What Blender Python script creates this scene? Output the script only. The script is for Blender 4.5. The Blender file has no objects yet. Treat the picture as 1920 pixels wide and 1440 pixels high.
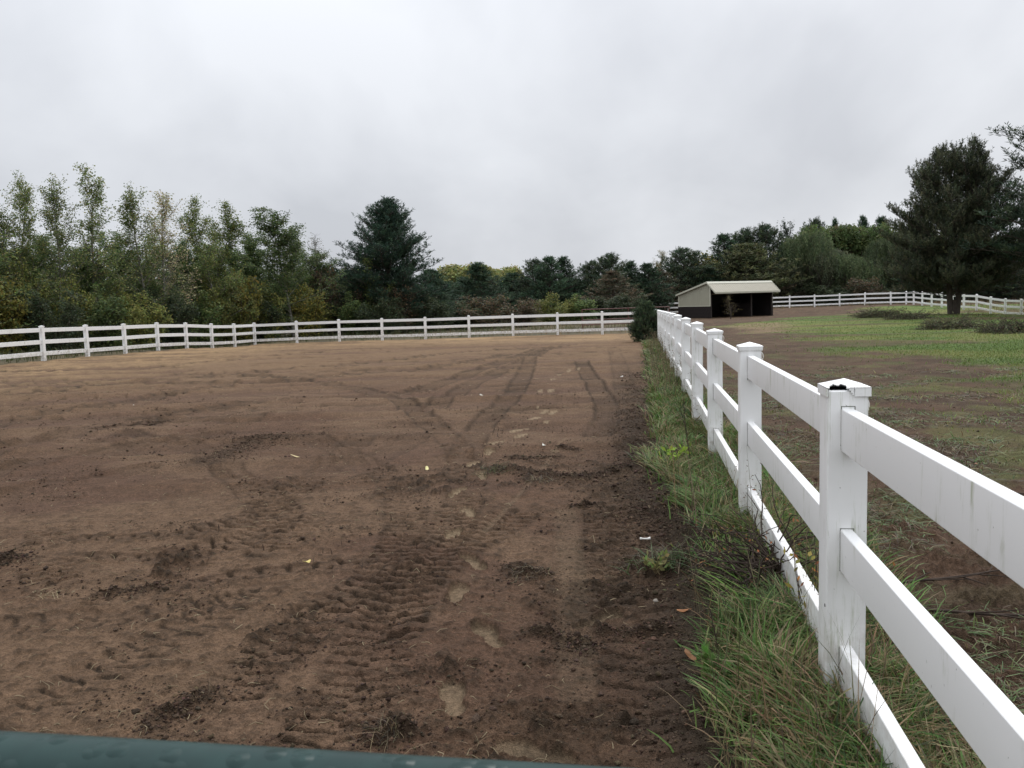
import bpy, math, random
import numpy as np
rng = np.random.default_rng(7)
random.seed(7)
R_ = math.radians
sc = bpy.context.scene
COL = sc.collection

# ------------------------------------------------------------ camera frame
F = 1596.0                      # focal length in pixels of a 1920 px wide frame
H = 1.45                        # eye height
CAM = np.array([0.0, 0.0, H])
v = np.array([(1199-960)/F, (720-561)/F, -1.0]); v /= np.linalg.norm(v)
h_ = np.array([math.cos(R_(1.7)), math.sin(R_(1.7)), 0])
up = np.cross(h_, v); up /= np.linalg.norm(up)
RM = np.array([np.cross(v, up), v, up])     # world = RM @ cam ; world +Y runs along the near fence
def ray(px, py): return RM @ np.array([(px-960)/F, (720-py)/F, -1.0])
def gp(px, py, z=0.0):
    d = ray(px, py); return CAM + d*((z-H)/d[2])
def at(px, depth, z):
    a = (px-960)/F
    b = ((z-H)/depth - RM[2,0]*a + RM[2,2])/RM[2,1]
    return CAM + depth*(RM @ np.array([a, b, -1.0]))
def atp(px, py, depth): return CAM + depth*ray(px, py)
def zat(px, py, depth): return float(atp(px, py, depth)[2])

# ------------------------------------------------------------ noise
def _hash(ix, iy, s):
    n = (ix.astype(np.int64)*374761393 + iy.astype(np.int64)*668265263 + s*974634777) & 0xffffffff
    n = ((n ^ (n >> 13))*1274126177) & 0xffffffff
    return ((n ^ (n >> 16)) & 0xffff)/65535.0
def vn(x, y, s=0):
    ix = np.floor(x); iy = np.floor(y); fx = x-ix; fy = y-iy
    fx = fx*fx*(3-2*fx); fy = fy*fy*(3-2*fy)
    a = _hash(ix, iy, s); b = _hash(ix+1, iy, s); c = _hash(ix, iy+1, s); d = _hash(ix+1, iy+1, s)
    return (a*(1-fx)+b*fx)*(1-fy)+(c*(1-fx)+d*fx)*fy
def fbm(x, y, o=4, s=0):
    t = np.zeros_like(x); a = .5; n = 0
    for i in range(o):
        k = 0.9*i
        t += a*vn((x*math.cos(k)-y*math.sin(k)), (x*math.sin(k)+y*math.cos(k)), s+i*17); n += a; a *= .5; x = x*2.03; y = y*2.03
    return t/n
def ss(a, b, x): t = np.clip((x-a)/(b-a), 0, 1); return t*t*(3-2*t)

# ------------------------------------------------------------ object helpers
def tag(o, label=None, cat=None, group=None, kind=None):
    if label: o['label'] = label
    if cat: o['category'] = cat
    if group: o['group'] = group
    if kind: o['kind'] = kind
    return o
def link(name, me, mat=None, parent=None):
    o = bpy.data.objects.new(name, me); COL.objects.link(o)
    if mat is not None and me is not None and not me.materials: me.materials.append(mat)
    if parent: o.parent = parent
    return o
def empty(name, loc=(0,0,0), rz=0.0, scale=None):
    o = bpy.data.objects.new(name, None); COL.objects.link(o)
    o.location = [float(c) for c in loc]; o.rotation_euler = (0,0,rz); o.empty_display_size = .2
    if scale: o.scale = scale
    return o
def npmesh(name, V, Q, col=None, smooth=False, k=4):
    me = bpy.data.meshes.new(name)
    V = np.ascontiguousarray(V, dtype=np.float32).reshape(-1,3); Q = np.ascontiguousarray(Q, dtype=np.int32).reshape(-1,k)
    me.vertices.add(len(V)); me.vertices.foreach_set('co', V.ravel())
    me.loops.add(Q.size); me.loops.foreach_set('vertex_index', Q.ravel())
    me.polygons.add(len(Q)); me.polygons.foreach_set('loop_start', np.arange(0, Q.size, k, dtype=np.int32))
    me.polygons.foreach_set('loop_total', np.full(len(Q), k, dtype=np.int32))
    if smooth: me.polygons.foreach_set('use_smooth', np.ones(len(Q), dtype=bool))
    me.update(calc_edges=True)
    if col is not None:
        at_ = me.color_attributes.new('Col', 'FLOAT_COLOR', 'POINT')
        c = np.ones((len(V),4), dtype=np.float32); c[:,:3] = col
        at_.data.foreach_set('color', c.ravel())
    return me
class MB:
    def __init__(s): s.v = []; s.f = []
    def add(s, vs, fs):
        n = len(s.v); s.v += [tuple(float(c) for c in p) for p in vs]; s.f += [tuple(i+n for i in f) for f in fs]
    def box(s, x0,x1,y0,y1,z0,z1):
        s.add([(x0,y0,z0),(x1,y0,z0),(x1,y1,z0),(x0,y1,z0),(x0,y0,z1),(x1,y0,z1),(x1,y1,z1),(x0,y1,z1)],
              [(0,3,2,1),(4,5,6,7),(0,1,5,4),(1,2,6,5),(2,3,7,6),(3,0,4,7)])
    def prism(s, poly, axis, a0, a1):     # poly: list of 2D points, extruded along an axis
        n = len(poly)
        def P(p, a): return {'x':(a,p[0],p[1]), 'y':(p[0],a,p[1]), 'z':(p[0],p[1],a)}[axis]
        s.add([P(p,a0) for p in poly]+[P(p,a1) for p in poly],
              [tuple(range(n))[::-1], tuple(range(n,2*n))]+[(i,(i+1)%n,(i+1)%n+n,i+n) for i in range(n)])
    def tube(s, pts, rad, k=8, cap=True):
        pts = [np.array(p, float) for p in pts]; n = len(pts)
        rad = rad if hasattr(rad,'__len__') else [rad]*n
        vs = []; ref = np.array([0,0,1.0])
        for i,p in enumerate(pts):
            t = pts[min(i+1,n-1)]-pts[max(i-1,0)]; t = t/ (np.linalg.norm(t)+1e-9)
            if abs(t[2]) > .95: ref = np.array([1.0,0,0])
            else: ref = np.array([0,0,1.0])
            a = np.cross(t, ref); a /= np.linalg.norm(a); b = np.cross(t, a)
            for j in range(k):
                an = 2*math.pi*j/k; vs.append(p+rad[i]*(math.cos(an)*a+math.sin(an)*b))
        fs = [(i*k+j, i*k+(j+1)%k, (i+1)*k+(j+1)%k, (i+1)*k+j) for i in range(n-1) for j in range(k)]
        if cap: fs += [tuple(range(k))[::-1], tuple((n-1)*k+j for j in range(k))]
        s.add(vs, fs)
    def build(s, name, mat, parent=None, bevel=0, smooth=False, seg=2):
        me = bpy.data.meshes.new(name); me.from_pydata(s.v, [], s.f); me.update()
        import bmesh
        bm = bmesh.new(); bm.from_mesh(me); bmesh.ops.recalc_face_normals(bm, faces=bm.faces)
        if bevel: bmesh.ops.bevel(bm, geom=bm.edges[:], offset=bevel, segments=seg, profile=.6, affect='EDGES', clamp_overlap=True)
        if smooth or bevel:
            for f in bm.faces: f.smooth = True
        bm.to_mesh(me); bm.free()
        if bevel:
            try:
                me.set_sharp_from_angle(angle=R_(35))
            except Exception: pass
        return link(name, me, mat, parent)

# ------------------------------------------------------------ materials
def mat(name, rough=.8, spec=.3):
    m = bpy.data.materials.new(name); m.use_nodes = True
    nt = m.node_tree; b = nt.nodes['Principled BSDF']
    b.inputs['Roughness'].default_value = rough; b.inputs['Specular IOR Level'].default_value = spec
    return m, nt, b
def N(nt, t, **kw):
    n = nt.nodes.new(t)
    for k,val in kw.items():
        if hasattr(n, k): setattr(n, k, val)
        else: n.inputs[k.replace('_',' ')].default_value = val
    return n
def mixc(nt, fac, a, b, mode='MIX'):
    n = nt.nodes.new('ShaderNodeMix'); n.data_type = 'RGBA'; n.blend_type = mode
    for s_, val in ((n.inputs[0],fac),(n.inputs[6],a),(n.inputs[7],b)):
        if isinstance(val, bpy.types.NodeSocket): nt.links.new(val, s_)
        elif isinstance(val, (int,float)): s_.default_value = val
        else: s_.default_value = (*val,1)
    return n.outputs[2]
def mr(nt, val, a, b, c=0., d=1.):
    n = nt.nodes.new('ShaderNodeMapRange'); nt.links.new(val, n.inputs[0])
    for i,q in enumerate((a,b,c,d)): n.inputs[i+1].default_value = q
    return n.outputs[0]
def noise(nt, vec, scale, detail=4., rough=.6, mapscale=None):
    n = nt.nodes.new('ShaderNodeTexNoise'); n.inputs['Scale'].default_value = scale
    n.inputs['Detail'].default_value = detail; n.inputs['Roughness'].default_value = rough
    if mapscale:
        mp = nt.nodes.new('ShaderNodeMapping'); mp.inputs['Scale'].default_value = mapscale
        nt.links.new(vec, mp.inputs[0]); vec = mp.outputs[0]
    nt.links.new(vec, n.inputs['Vector']); return n.outputs['Fac']
def bump(nt, b, h, strength, dist):
    n = nt.nodes.new('ShaderNodeBump'); n.inputs['Strength'].default_value = strength; n.inputs['Distance'].default_value = dist
    nt.links.new(h, n.inputs['Height']); nt.links.new(n.outputs[0], b.inputs['Normal'])

def m_ground():
    m, nt, b = mat('soil and turf', .92, .12)
    g = N(nt,'ShaderNodeNewGeometry').outputs['Position']
    c = nt.nodes.new('ShaderNodeAttribute'); c.attribute_name = 'Col'
    n1 = noise(nt, g, 45, 5, .7); n2 = noise(nt, g, 6, 4, .65); n3 = noise(nt, g, 170, 3, .6)
    f1 = mr(nt, n1, .3, .7, .58, 1.40); f2 = mr(nt, n2, .3, .7, .86, 1.14); f3 = mr(nt, n3, .3,.7,.66,1.34)
    mu = N(nt,'ShaderNodeMath',operation='MULTIPLY'); nt.links.new(f1,mu.inputs[0]); nt.links.new(f2,mu.inputs[1])
    m2 = N(nt,'ShaderNodeMath',operation='MULTIPLY'); nt.links.new(mu.outputs[0],m2.inputs[0]); nt.links.new(f3,m2.inputs[1])
    vm = N(nt,'ShaderNodeVectorMath',operation='SCALE'); nt.links.new(c.outputs['Color'],vm.inputs[0]); nt.links.new(m2.outputs[0],vm.inputs['Scale'])
    nt.links.new(vm.outputs[0], b.inputs['Base Color'])
    ad = N(nt,'ShaderNodeMath',operation='ADD'); nt.links.new(n1,ad.inputs[0]); nt.links.new(n3,ad.inputs[1])
    bump(nt, b, ad.outputs[0], 1.0, .018)
    return m
def m_leaf(name, rough=.6, var=.25, trans=.25, GAIN=1.0):
    m, nt, b = mat(name, rough, .25)
    c = nt.nodes.new('ShaderNodeAttribute'); c.attribute_name = 'Col'
    oi = N(nt,'ShaderNodeObjectInfo').outputs['Random']
    f = mr(nt, oi, 0, 1, (1-var)*GAIN, (1+var)*GAIN)
    vm = N(nt,'ShaderNodeVectorMath',operation='SCALE'); nt.links.new(c.outputs['Color'],vm.inputs[0]); nt.links.new(f,vm.inputs['Scale'])
    nt.links.new(vm.outputs[0], b.inputs['Base Color'])
    if trans:
        t = N(nt,'ShaderNodeBsdfTranslucent'); nt.links.new(vm.outputs[0], t.inputs[0])
        mx = N(nt,'ShaderNodeMixShader'); mx.inputs[0].default_value = trans
        nt.links.new(b.outputs[0], mx.inputs[1]); nt.links.new(t.outputs[0], mx.inputs[2])
        nt.links.new(mx.outputs[0], nt.nodes['Material Output'].inputs[0])
    return m
def m_noise(name, c1, c2, scale, rough=.8, spec=.3, mapscale=None, bs=.4, bd=.01, coord='Object'):
    m, nt, b = mat(name, rough, spec)
    tc = N(nt,'ShaderNodeTexCoord').outputs[coord]
    n = noise(nt, tc, scale, 5, .65, mapscale)
    nt.links.new(mixc(nt, mr(nt,n,.3,.7), c1, c2), b.inputs['Base Color'])
    if bs: bump(nt, b, n, bs, bd)
    return m
def m_vinyl():
    m, nt, b = mat('white vinyl', .38, .45)
    g = N(nt,'ShaderNodeNewGeometry')
    pos = g.outputs['Position']
    st = noise(nt, pos, 1., 8, .75, (38,17,2.6)); big = noise(nt, pos, 2.6, 4, .65); sp = noise(nt, pos, 60, 2, .5)
    a = mr(nt, st, .53, .68); bb = mr(nt, big, .46, .62)
    mu = N(nt,'ShaderNodeMath',operation='MULTIPLY'); nt.links.new(a,mu.inputs[0]); nt.links.new(bb,mu.inputs[1])
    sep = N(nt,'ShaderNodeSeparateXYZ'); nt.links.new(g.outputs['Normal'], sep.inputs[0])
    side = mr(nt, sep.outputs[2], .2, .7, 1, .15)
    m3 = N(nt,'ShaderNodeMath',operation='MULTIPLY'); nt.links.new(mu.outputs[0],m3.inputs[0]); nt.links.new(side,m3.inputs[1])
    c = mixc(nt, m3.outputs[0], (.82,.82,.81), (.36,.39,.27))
    c = mixc(nt, mr(nt, sp, .74, .78, 0, .7), c, (.22,.22,.19))
    soft = mr(nt, big, .2, .8, 0, .12)
    c = mixc(nt, soft, c, (.66,.64,.58))
    sz = N(nt,'ShaderNodeSeparateXYZ'); nt.links.new(pos, sz.inputs[0])
    lowz = mr(nt, sz.outputs[2], .42, .02, 0, 1); ml = N(nt,'ShaderNodeMath',operation='MULTIPLY'); nt.links.new(lowz, ml.inputs[0]); nt.links.new(mr(nt, noise(nt,pos,14,5,.7), .42, .62), ml.inputs[1])
    m5 = N(nt,'ShaderNodeMath',operation='MULTIPLY'); nt.links.new(ml.outputs[0],m5.inputs[0]); m5.inputs[1].default_value = .75
    c = mixc(nt, m5.outputs[0], c, (.30,.24,.17))
    nt.links.new(c, b.inputs['Base Color'])
    return m
def flat(name, c, rough=.7, spec=.3):
    m, nt, b = mat(name, rough, spec); b.inputs['Base Color'].default_value = (*c,1); return m

M = dict(
 ground=m_ground(), leaf=m_leaf('leaves', .6, .22, .4, 1.42), needle=m_leaf('needles', .65, .2, .25, 1.9), blade=m_leaf('grass blades', .55, 0., .3),
 bark=m_noise('grey brown bark', (.045,.036,.03), (.12,.10,.085), 6, .9, .15, (1,1,.3), .8,.03),
 palebark=m_noise('pale aspen bark', (.09,.085,.07), (.26,.25,.21), 5, .85, .2, (1,1,2.), .3,.01),
 vinyl=m_vinyl(), dark=flat('black shade inside the post', (.012,.012,.014)), slot=flat('dark grey green gap', (.10,.11,.085), .9),
 steel=m_noise('tan steel siding', (.33,.32,.25), (.36,.35,.275), 2, .5, .4, None, 0),
 trim=m_noise('pale steel trim', (.46,.45,.36), (.52,.51,.42), 2, .45, .4, None, 0),
 roof=m_noise('cream steel roofing', (.31,.285,.215), (.35,.32,.25), 1.2, .5, .4, None, 0),
 wood=m_noise('dark stained boards', (.012,.010,.010), (.034,.027,.026), 3, .85, .2, (.5,6,6), .5,.01),
 wood2=m_noise('weathered timber', (.03,.025,.023), (.06,.05,.045), 4, .85, .2, (4,4,.5), .5,.01),
 rust=m_noise('rust red pipe', (.07,.03,.025), (.15,.06,.05), 9, .6, .4),
 twig=m_noise('dark twigs', (.03,.022,.018), (.075,.055,.042), 12, .9, .15),
 stalk=m_noise('dry brown stalks', (.10,.07,.04), (.22,.17,.09), 12, .9, .15),
 white=flat('white plastic', (.75,.74,.70), .5),
)

# ------------------------------------------------------------ terrain
ctl = []
for px,py,d in [(82,675.7,29.2),(237,664.7,33.5),(480,646.7,46.5),(636,638.5,47),(795,636,46.3),(960,630.5,45.5),(1130,627,44.5),
                (1333,597,66),(1449,592,69.5),(1284,596,69),(1527,575.5,82),(1253,590,80),(1480,577.5,82),(1621,572,79),(1700,570.5,74.5),(1765,575,69.5),(1830,580,64),
                (1915,596,55),(1785,588,52)]:
    ctl.append(tuple(atp(px,py,d)))
for x in (-14,-7,-3,0,3,8,14):
    for y in (0,4,9,14): ctl.append((x,y,0.0))
for a in range(-60,61,15): ctl.append((150*math.sin(R_(a)),150*math.cos(R_(a)),-.3))
ctl = np.array(ctl)
def Zb(x, y):
    x = np.asarray(x, float); y = np.asarray(y, float)
    num = np.zeros_like(x); den = np.zeros_like(x)
    for c in ctl:
        w = 1/((x-c[0])**2+(y-c[1])**2+9)**1.6; num += w*c[2]; den += w
    z = num/den
    return z + .07*np.exp(-((x-.62)/.42)**2)*ss(9,2,np.abs(y))
def zb(x, y): return float(Zb(np.array([x]), np.array([y]))[0])

FX = .67                                     # x of the near fence line
# arena outline (world): left leg and back leg of the far fence
Ld = math.atan((1162.6-960)/F) - math.atan((1199-960)/F)      # direction of the left leg relative to +Y
P0 = at(82, 29.2, 0)[:2]
dl = np.array([math.sin(Ld), math.cos(Ld)])
LEFT = [P0 + dl*2.44*n for n in range(-5, 8)]
PC = LEFT[-1]
back_px = [557,636,713.5,795.5,875.5,960.7,1043.5,1130,1214]
B_end = at(1214, 44.3, 0)[:2]
BACK = [PC + (B_end-PC)*i/9 for i in range(0, 10)]

def poly_sd(x, y, poly):      # signed distance, positive inside
    d = np.full_like(x, 1e9); ins = np.zeros(x.shape, bool); n = len(poly)
    for i in range(n):
        ax, ay = poly[i][0], poly[i][1]; bx, by = poly[(i+1)%n][0], poly[(i+1)%n][1]
        ex, ey = bx-ax, by-ay
        t = np.clip(((x-ax)*ex+(y-ay)*ey)/(ex*ex+ey*ey+1e-12), 0, 1)
        d = np.minimum(d, np.hypot(x-ax-t*ex, y-ay-t*ey))
        c = ((ay > y) != (by > y)) & (x < (bx-ax)*(y-ay)/((by-ay) if abs(by-ay)>1e-9 else 1e-9)+ax)
        ins ^= c
    return np.where(ins, d, -d)
ARENA = [tuple(LEFT[0]-dl*30)]+[tuple(PC+np.array([0.2,.5]))]+[tuple(B_end+np.array([.3,.6]))]+[(.15,20),(.1,0),(.1,-12)]
GREEN = [tuple(gp(px,py,-.05)[:2]) for px,py in [(1330,606),(1420,622),(1500,640),(1580,668),(1660,690),(1740,712),(1830,745),(1920,775),(2200,860)]]
GREEN += [(70,20),(75,70),(52,78)] + [tuple(gp(px,py,.1)[:2]) for px,py in [(1620,578),(1560,584),(1460,589)]] 
LIGHTG = [tuple(gp(px,py)[:2]) for px,py in [(1335,604),(1500,596),(1530,610),(1400,622)]]

def catmull(p, n=10):
    p = [np.array(q) for q in p]; p = [2*p[0]-p[1]]+p+[2*p[-1]-p[-2]]; out = []
    for i in range(1, len(p)-2):
        for j in range(n):
            t = j/n; out.append(.5*((2*p[i])+(-p[i-1]+p[i+1])*t+(2*p[i-1]-5*p[i]+4*p[i+1]-p[i+2])*t*t+(-p[i-1]+3*p[i]-3*p[i+1]+p[i+2])*t**3))
    out.append(p[-2]); return np.array(out)
# wheel tracks: (pixels, half width m, lug depth, rut depth, darkness, pitch)
TR = [
 ([(800,790),(845,822),(868,865),(875,915),(862,960),(835,1010),(800,1060),(765,1120),(730,1190)], .15,.016,.010,.30,.10),
 ([(968,962),(900,1003),(840,1045),(790,1085),(725,1120),(640,1150)], .17,.015,.006,.26,.095),
 ([(240,812),(373,838),(427,878),(467,913),(507,947),(520,980),(467,1010),(373,1030)], .16,.015,.012,.34,.10),
 ([(400,818),(467,811),(567,818),(633,840),(693,873),(747,907),(762,953),(758,1010),(733,1060),(690,1105),(600,1150)], .15,.014,.010,.32,.10),
 ([(690,815),(640,847),(600,887),(547,920),(480,967),(380,1000)], .15,.014,.008,.30,.10),
 ([(690,975),(640,962),(590,975),(545,1000),(505,1035)], .15,.014,.004,.20,.085),
 ([(300,700),(467,703),(567,713),(667,727),(753,753),(800,787)], .17,.012,.018,.42,.13),
 ([(1010,652),(1000,657),(933,680),(860,707),(787,730),(667,742),(533,750),(330,775),(120,815),(-40,850)], .20,.0,.024,.46,.13),
 ([(1040,645),(1000,662),(987,693),(960,740),(920,780),(885,822),(872,850)], .17,.012,.016,.40,.12),
 ([(1090,675),(1098,695),(1116,722),(1134,755),(1136,785),(1120,815)], .16,.012,.018,.42,.12),
 ([(960,660),(867,680),(767,693),(633,705),(433,722),(200,757),(0,792)], .20,.0,.026,.44,.13),
 ([(1100,640),(1010,648),(900,655),(750,672),(560,690),(300,712),(-20,735)], .22,.0,.03,.46,.13),
 ([(1170,650),(1040,650),(990,672),(900,712),(840,745),(800,770)], .18,.0,.02,.38,.13),
 ([(780,820),(720,850),(640,890),(580,905)], .18,.0,.012,.30,.13),
 ([(0,693),(160,692),(330,682),(533,660),(700,650)], .26,.0,.035,.42,.13),
 ([(0,745),(200,721),(430,716)], .24,.0,.03,.40,.13),
 ([(0,842),(170,807),(330,787),(467,783)], .22,.0,.026,.36,.13),
 ([(-30,890),(200,842),(400,813)], .20,.0,.022,.30,.13),
 ([(0,930),(120,905),(260,880)], .18,.0,.016,.20,.13),
 ([(90,990),(92,1040),(88,1095)], .14,.015,.002,.14,.085),
 ([(140,1013),(260,1008),(373,1000)], .07,.012,.012,.42,.15),
 ([(140,1047),(240,1045),(330,1040)], .07,.012,.014,.46,.15),
 ([(180,1125),(300,1103),(467,1080),(600,1067),(680,1058)], .09,.012,.012,.42,.15),
 ([(0,1175),(130,1160),(300,1150),(480,1120)], .12,.005,.010,.30,.12),
 ([(480,1110),(400,1150),(280,1215),(170,1270),(60,1330)], .14,.005,.008,.22,.11),
 ([(620,1130),(560,1190),(470,1260),(400,1330),(330,1400)], .14,.010,.008,.26,.11),
 ([(762,1010),(735,1127),(707,1207),(667,1300),(630,1400)], .17,.012,.004,.14,.09),
 ([(1130,940),(1135,1000),(1130,1080),(1120,1160)], .13,.014,.008,.30,.085),
 ([(1150,650),(1165,700),(1180,780),(1185,860),(1190,960),(1200,1100),(1215,1300),(1220,1440)], .17,.012,.0,.20,.14),
]
TRW = [(catmull([gp(px,py)[:2] for px,py in t[0]]), *t[1:]) for t in TR]
SMOOTH = [([(1060,960),(1072,1060),(1078,1180),(1082,1300)], .07), ([(905,1000),(1000,900),(1060,820)],.02)]
SMW = [(catmull([gp(px,py)[:2] for px,py in t[0]]), t[1]) for t in SMOOTH]
# footprints: centre pixel and toe pixel
FP = [(850,1308,846,1272),(917,1193,900,1175),(858,1115,868,1098),(887,1056,872,1046),(848,1003,858,992),(879,961,871,952),(858,923,870,916),(904,891,900,883),
      (883,870,895,865),(917,848,922,842),(930,828,940,825),(976,815,985,812),(973,803,985,801),(1000,782,1008,780),(1025,791,1028,787),(1021,771,1027,768),(1012,762,1018,759),
      (1037,772,1042,769),(1015,742,1020,740),(1032,730,1036,728),(1012,731,1016,729),(1036,710,1040,708),(1050,700,1054,698),(1085,690,1088,688),(1067,694,1070,692),(1005,1410,950,1395),(1120,1165,1133,1160)]
FPW = []
for cx,cy,tx,ty in FP:
    c = gp(cx,cy)[:2]; t = gp(tx,ty)[:2]-c; FPW.append((c, t/(np.linalg.norm(t)+1e-9)))
# clod ridges / torn patches: pixel polyline, half width, height
RG = [([(1195,960),(1250,990),(1305,1040),(1325,1110)],.13,.12),([(1225,1085),(1275,1075)],.10,.10),([(925,882),(990,888),(1060,897),(1130,890),(1180,880)], .10, .055),([(960,858),(1040,857)], .06,.03),([(1050,840),(1080,843)],.05,.03),
      ([(1180,770),(1195,790),(1190,830),(1200,870)], .16,.07),([(1200,880),(1250,920),(1290,980),(1320,1040)], .22,.06),([(960,1070),(1010,1085)],.07,.04),
      ([(1010,1188),(1075,1205),(1100,1222)],.05,.035),([(1110,1178),(1170,1190),(1240,1185)],.05,.035),([(290,1370),(340,1330),(380,1310)],.06,.03),
      ([(190,800),(300,790)],.12,.03),([(385,870),(460,830),(560,820)],.2,.02),([(0,1052),(25,1050)],.08,.03),([(190,1115),(250,1105),(300,1100)],.05,.03),
      ([(700,1385),(750,1375)],.05,.03),([(1080,950),(1110,948)],.04,.025),([(800,1240),(1120,1400)],.0,.0)]
RGW = [(catmull([gp(px,py)[:2] for px,py in t[0]], 6), t[1], t[2]) for t in RG if t[1] > 0]
def along(x, y, P, w):
    best = np.full(x.shape, 9.0); S = np.zeros(x.shape); T = np.zeros(x.shape)
    bb = (x > P[:,0].min()-w) & (x < P[:,0].max()+w) & (y > P[:,1].min()-w) & (y < P[:,1].max()+w)
    idx = np.nonzero(bb)[0]
    if not len(idx): return idx, None, None
    xx = x[idx]; yy = y[idx]; bd = np.full(len(idx), 9.0); bs = np.zeros(len(idx)); bt = np.zeros(len(idx)); L = 0
    for i in range(len(P)-1):
        a = P[i]; e = P[i+1]-a; l = math.hypot(*e)+1e-9; u = e/l
        rx = xx-a[0]; ry = yy-a[1]; s = np.clip(rx*u[0]+ry*u[1], 0, l); d = np.hypot(rx-s*u[0], ry-s*u[1])
        m = d < bd; bd[m] = d[m]; bs[m] = (L+s)[m]; bt[m] = (np.sign(rx*u[1]-ry*u[0])*d)[m]; L += l
    k = bd < w
    return idx[k], bs[k], bt[k]

def surface(x, y, colour=True):
    x = np.asarray(x, float).ravel(); y = np.asarray(y, float).ravel()
    r = np.hypot(x, y); cell = np.maximum(r*r/(851*H), r*.0013)
    def lod(L): return np.clip(1.7-cell/(L*.62), 0, 1)
    z = Zb(x, y)
    wx = x+.25*(fbm(x*.9, y*.9, 3, 5)-.5)*2; wy = y+.5*(fbm(x*.9+9, y*.9, 3, 6)-.5)*2
    A = ss(-.12, .18, poly_sd(wx*0+x+.30*(fbm(x*1.6,y*1.6,3,5)-.5), y, ARENA))
    jit = 3.4*(fbm(x*.30, y*.30, 4, 11)-.5)+1.8*(fbm(x*1.3,y*1.3,3,12)-.5)-.7
    G = ss(-.5, .9, poly_sd(x, y, GREEN)*.7+jit)
    PAD = ((x > FX-.4) & (poly_sd(x, y, ARENA) < .5)).astype(float)
    rough = ss(.50, .70, fbm(x*.75, y*.9, 4, 21))                   # loose rough soil patches
    rough2 = ss(.45, .66, fbm(x*2.6, y*3.2, 3, 23))
    drag = fbm(x*.25+y*.12, y*2.2-x*.35, 4, 31)                      # long streaks of the drag
    rk = np.clip(.25+.9*rough*rough2, 0, 1)
    rk = np.where(PAD > .5, np.clip(.55+.5*rough2, 0, 1), rk)
    rk = np.maximum(rk, ss(-.9, -.1, x)*ss(1.0,.1,x)*A*ss(30,20,y)*(.4+.6*rough2))
    dark = np.zeros_like(x); flatn = np.zeros_like(x); zz = np.zeros_like(x); lugz = np.zeros_like(x); lugd = np.zeros_like(x)
    for P,w,h in RGW:
        i,s,t = along(x, y, P, w*2.6)
        if s is None or not len(i): continue
        e = np.exp(-(t/w)**2)*(.35+1.3*fbm(x[i]*9,y[i]*9,3,41))
        zz[i] += h*.45*e; rk[i] = np.maximum(rk[i], np.clip(e*1.3,0,1)); dark[i] = np.maximum(dark[i], .32*np.clip(e,0,1))
    for P,w,lug,rut,dk,pitch in TRW:
        i,s,t = along(x, y, P, w*1.9)
        if s is None or not len(i): continue
        t = t+.035*(fbm(x[i]*2.2,y[i]*2.2,4,54)-.5)*2; q = np.abs(t)/w; inn = ss(1.12,.92,q); pres = ss(.25,.48,fbm(x[i]*1.1,y[i]*1.1,3,51))*.75+.25
        ph = (s+.22*np.abs(t))/pitch+.12*(fbm(x[i]*3,y[i]*3,2,52)-.5)+np.where(t>0,.5,0)
        wv = np.abs((ph % 1)*2-1); wv = ss(.05,.34,wv)
        lugz[i] += inn*pres*lug*2.1*lod(pitch)[i]*(wv-.5)*(.5+.7*fbm(x[i]*4,y[i]*4,2,55))
        lugd[i] = np.maximum(lugd[i], inn*pres*(lug>0)*(1-wv)*lod(pitch)[i])  # groove colour darkened for moist crumbs and painted shade between the lugs
        zz[i] += -rut*inn*pres*.9+.8*rut*np.exp(-((q-1.25)/.22)**2)*pres*(.4+1.2*fbm(x[i]*7,y[i]*7,2,56))
        dark[i] = np.maximum(dark[i], (.62+1.0*ss(6,15,r[i])*.35)*dk*(.45*inn+.75*np.exp(-((q-1.02)/.20)**2))*(.35+.65*pres)*ss(.14,.47,fbm(x[i]*3,y[i]*5,4,53)))
        rk[i] *= 1-.25*inn
    for P,w in SMW:
        i,s,t = along(x, y, P, w*1.6)
        if s is None or not len(i): continue
        flatn[i] = np.maximum(flatn[i], ss(1.5,.7,np.abs(t)/w)*.8)
    foot = np.zeros_like(x)
    for c,u in FPW:
        rr = (np.hypot(x-c[0], y-c[1]) < .3); i = np.nonzero(rr)[0]
        if not len(i): continue
        dx = x[i]-c[0]; dy = y[i]-c[1]; a = dx*u[0]+dy*u[1]; b_ = dx*u[1]-dy*u[0]
        b_ = b_+.008*(fbm(x[i]*30,y[i]*30,2,61)-.5)*2
        sole = np.minimum(np.hypot((a-.055)/.095, b_/.052), np.hypot((a+.085)/.062, b_/.040))
        sole = np.minimum(sole, np.hypot(a/.09, b_/.030))
        m = ss(1.12,.93,sole); foot[i] = np.maximum(foot[i], m)
        zz[i] += .010*np.exp(-((sole-1.22)/.14)**2)
    f = foot
    lo = 1-np.maximum(f, flatn)
    n1 = fbm(x*1.1,y*1.1,4,71)-.5; n2 = fbm(x*5,y*6,3,72)-.5; n3 = fbm(x*17,y*20,3,73); n4 = fbm(x*46,y*50,2,74)
    cl = ss(.52,.78,n3)
    n5 = fbm(x*24+7,y*13,3,75); cl2 = ss(.55,.72,n5)
    n6 = fbm(x*75,y*80,2,77)
    det = .04*n1+.020*n2*(.35+rk)*lod(.2)+(.024*cl*rk+.018*(n3-.5)*(.5+rk)+.016*cl2*rk)*lod(.07)+(.020*(n4-.5)*(.45+rk))*lod(.03)+.008*(n6-.5)*(.5+rk)*lod(.016)
    crease = 1-ss(0,.035,np.abs(drag-.5)); crease *= ss(.42,.6,fbm(x*.5,y*1.5,3,32))*ss(7,14,r)*A
    det += (drag-.5)*.16*A*ss(4,12,r)-.03*crease
    det = det*np.where((A<.5)&(PAD<.5)&(x>-.1), .8, 1)
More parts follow.
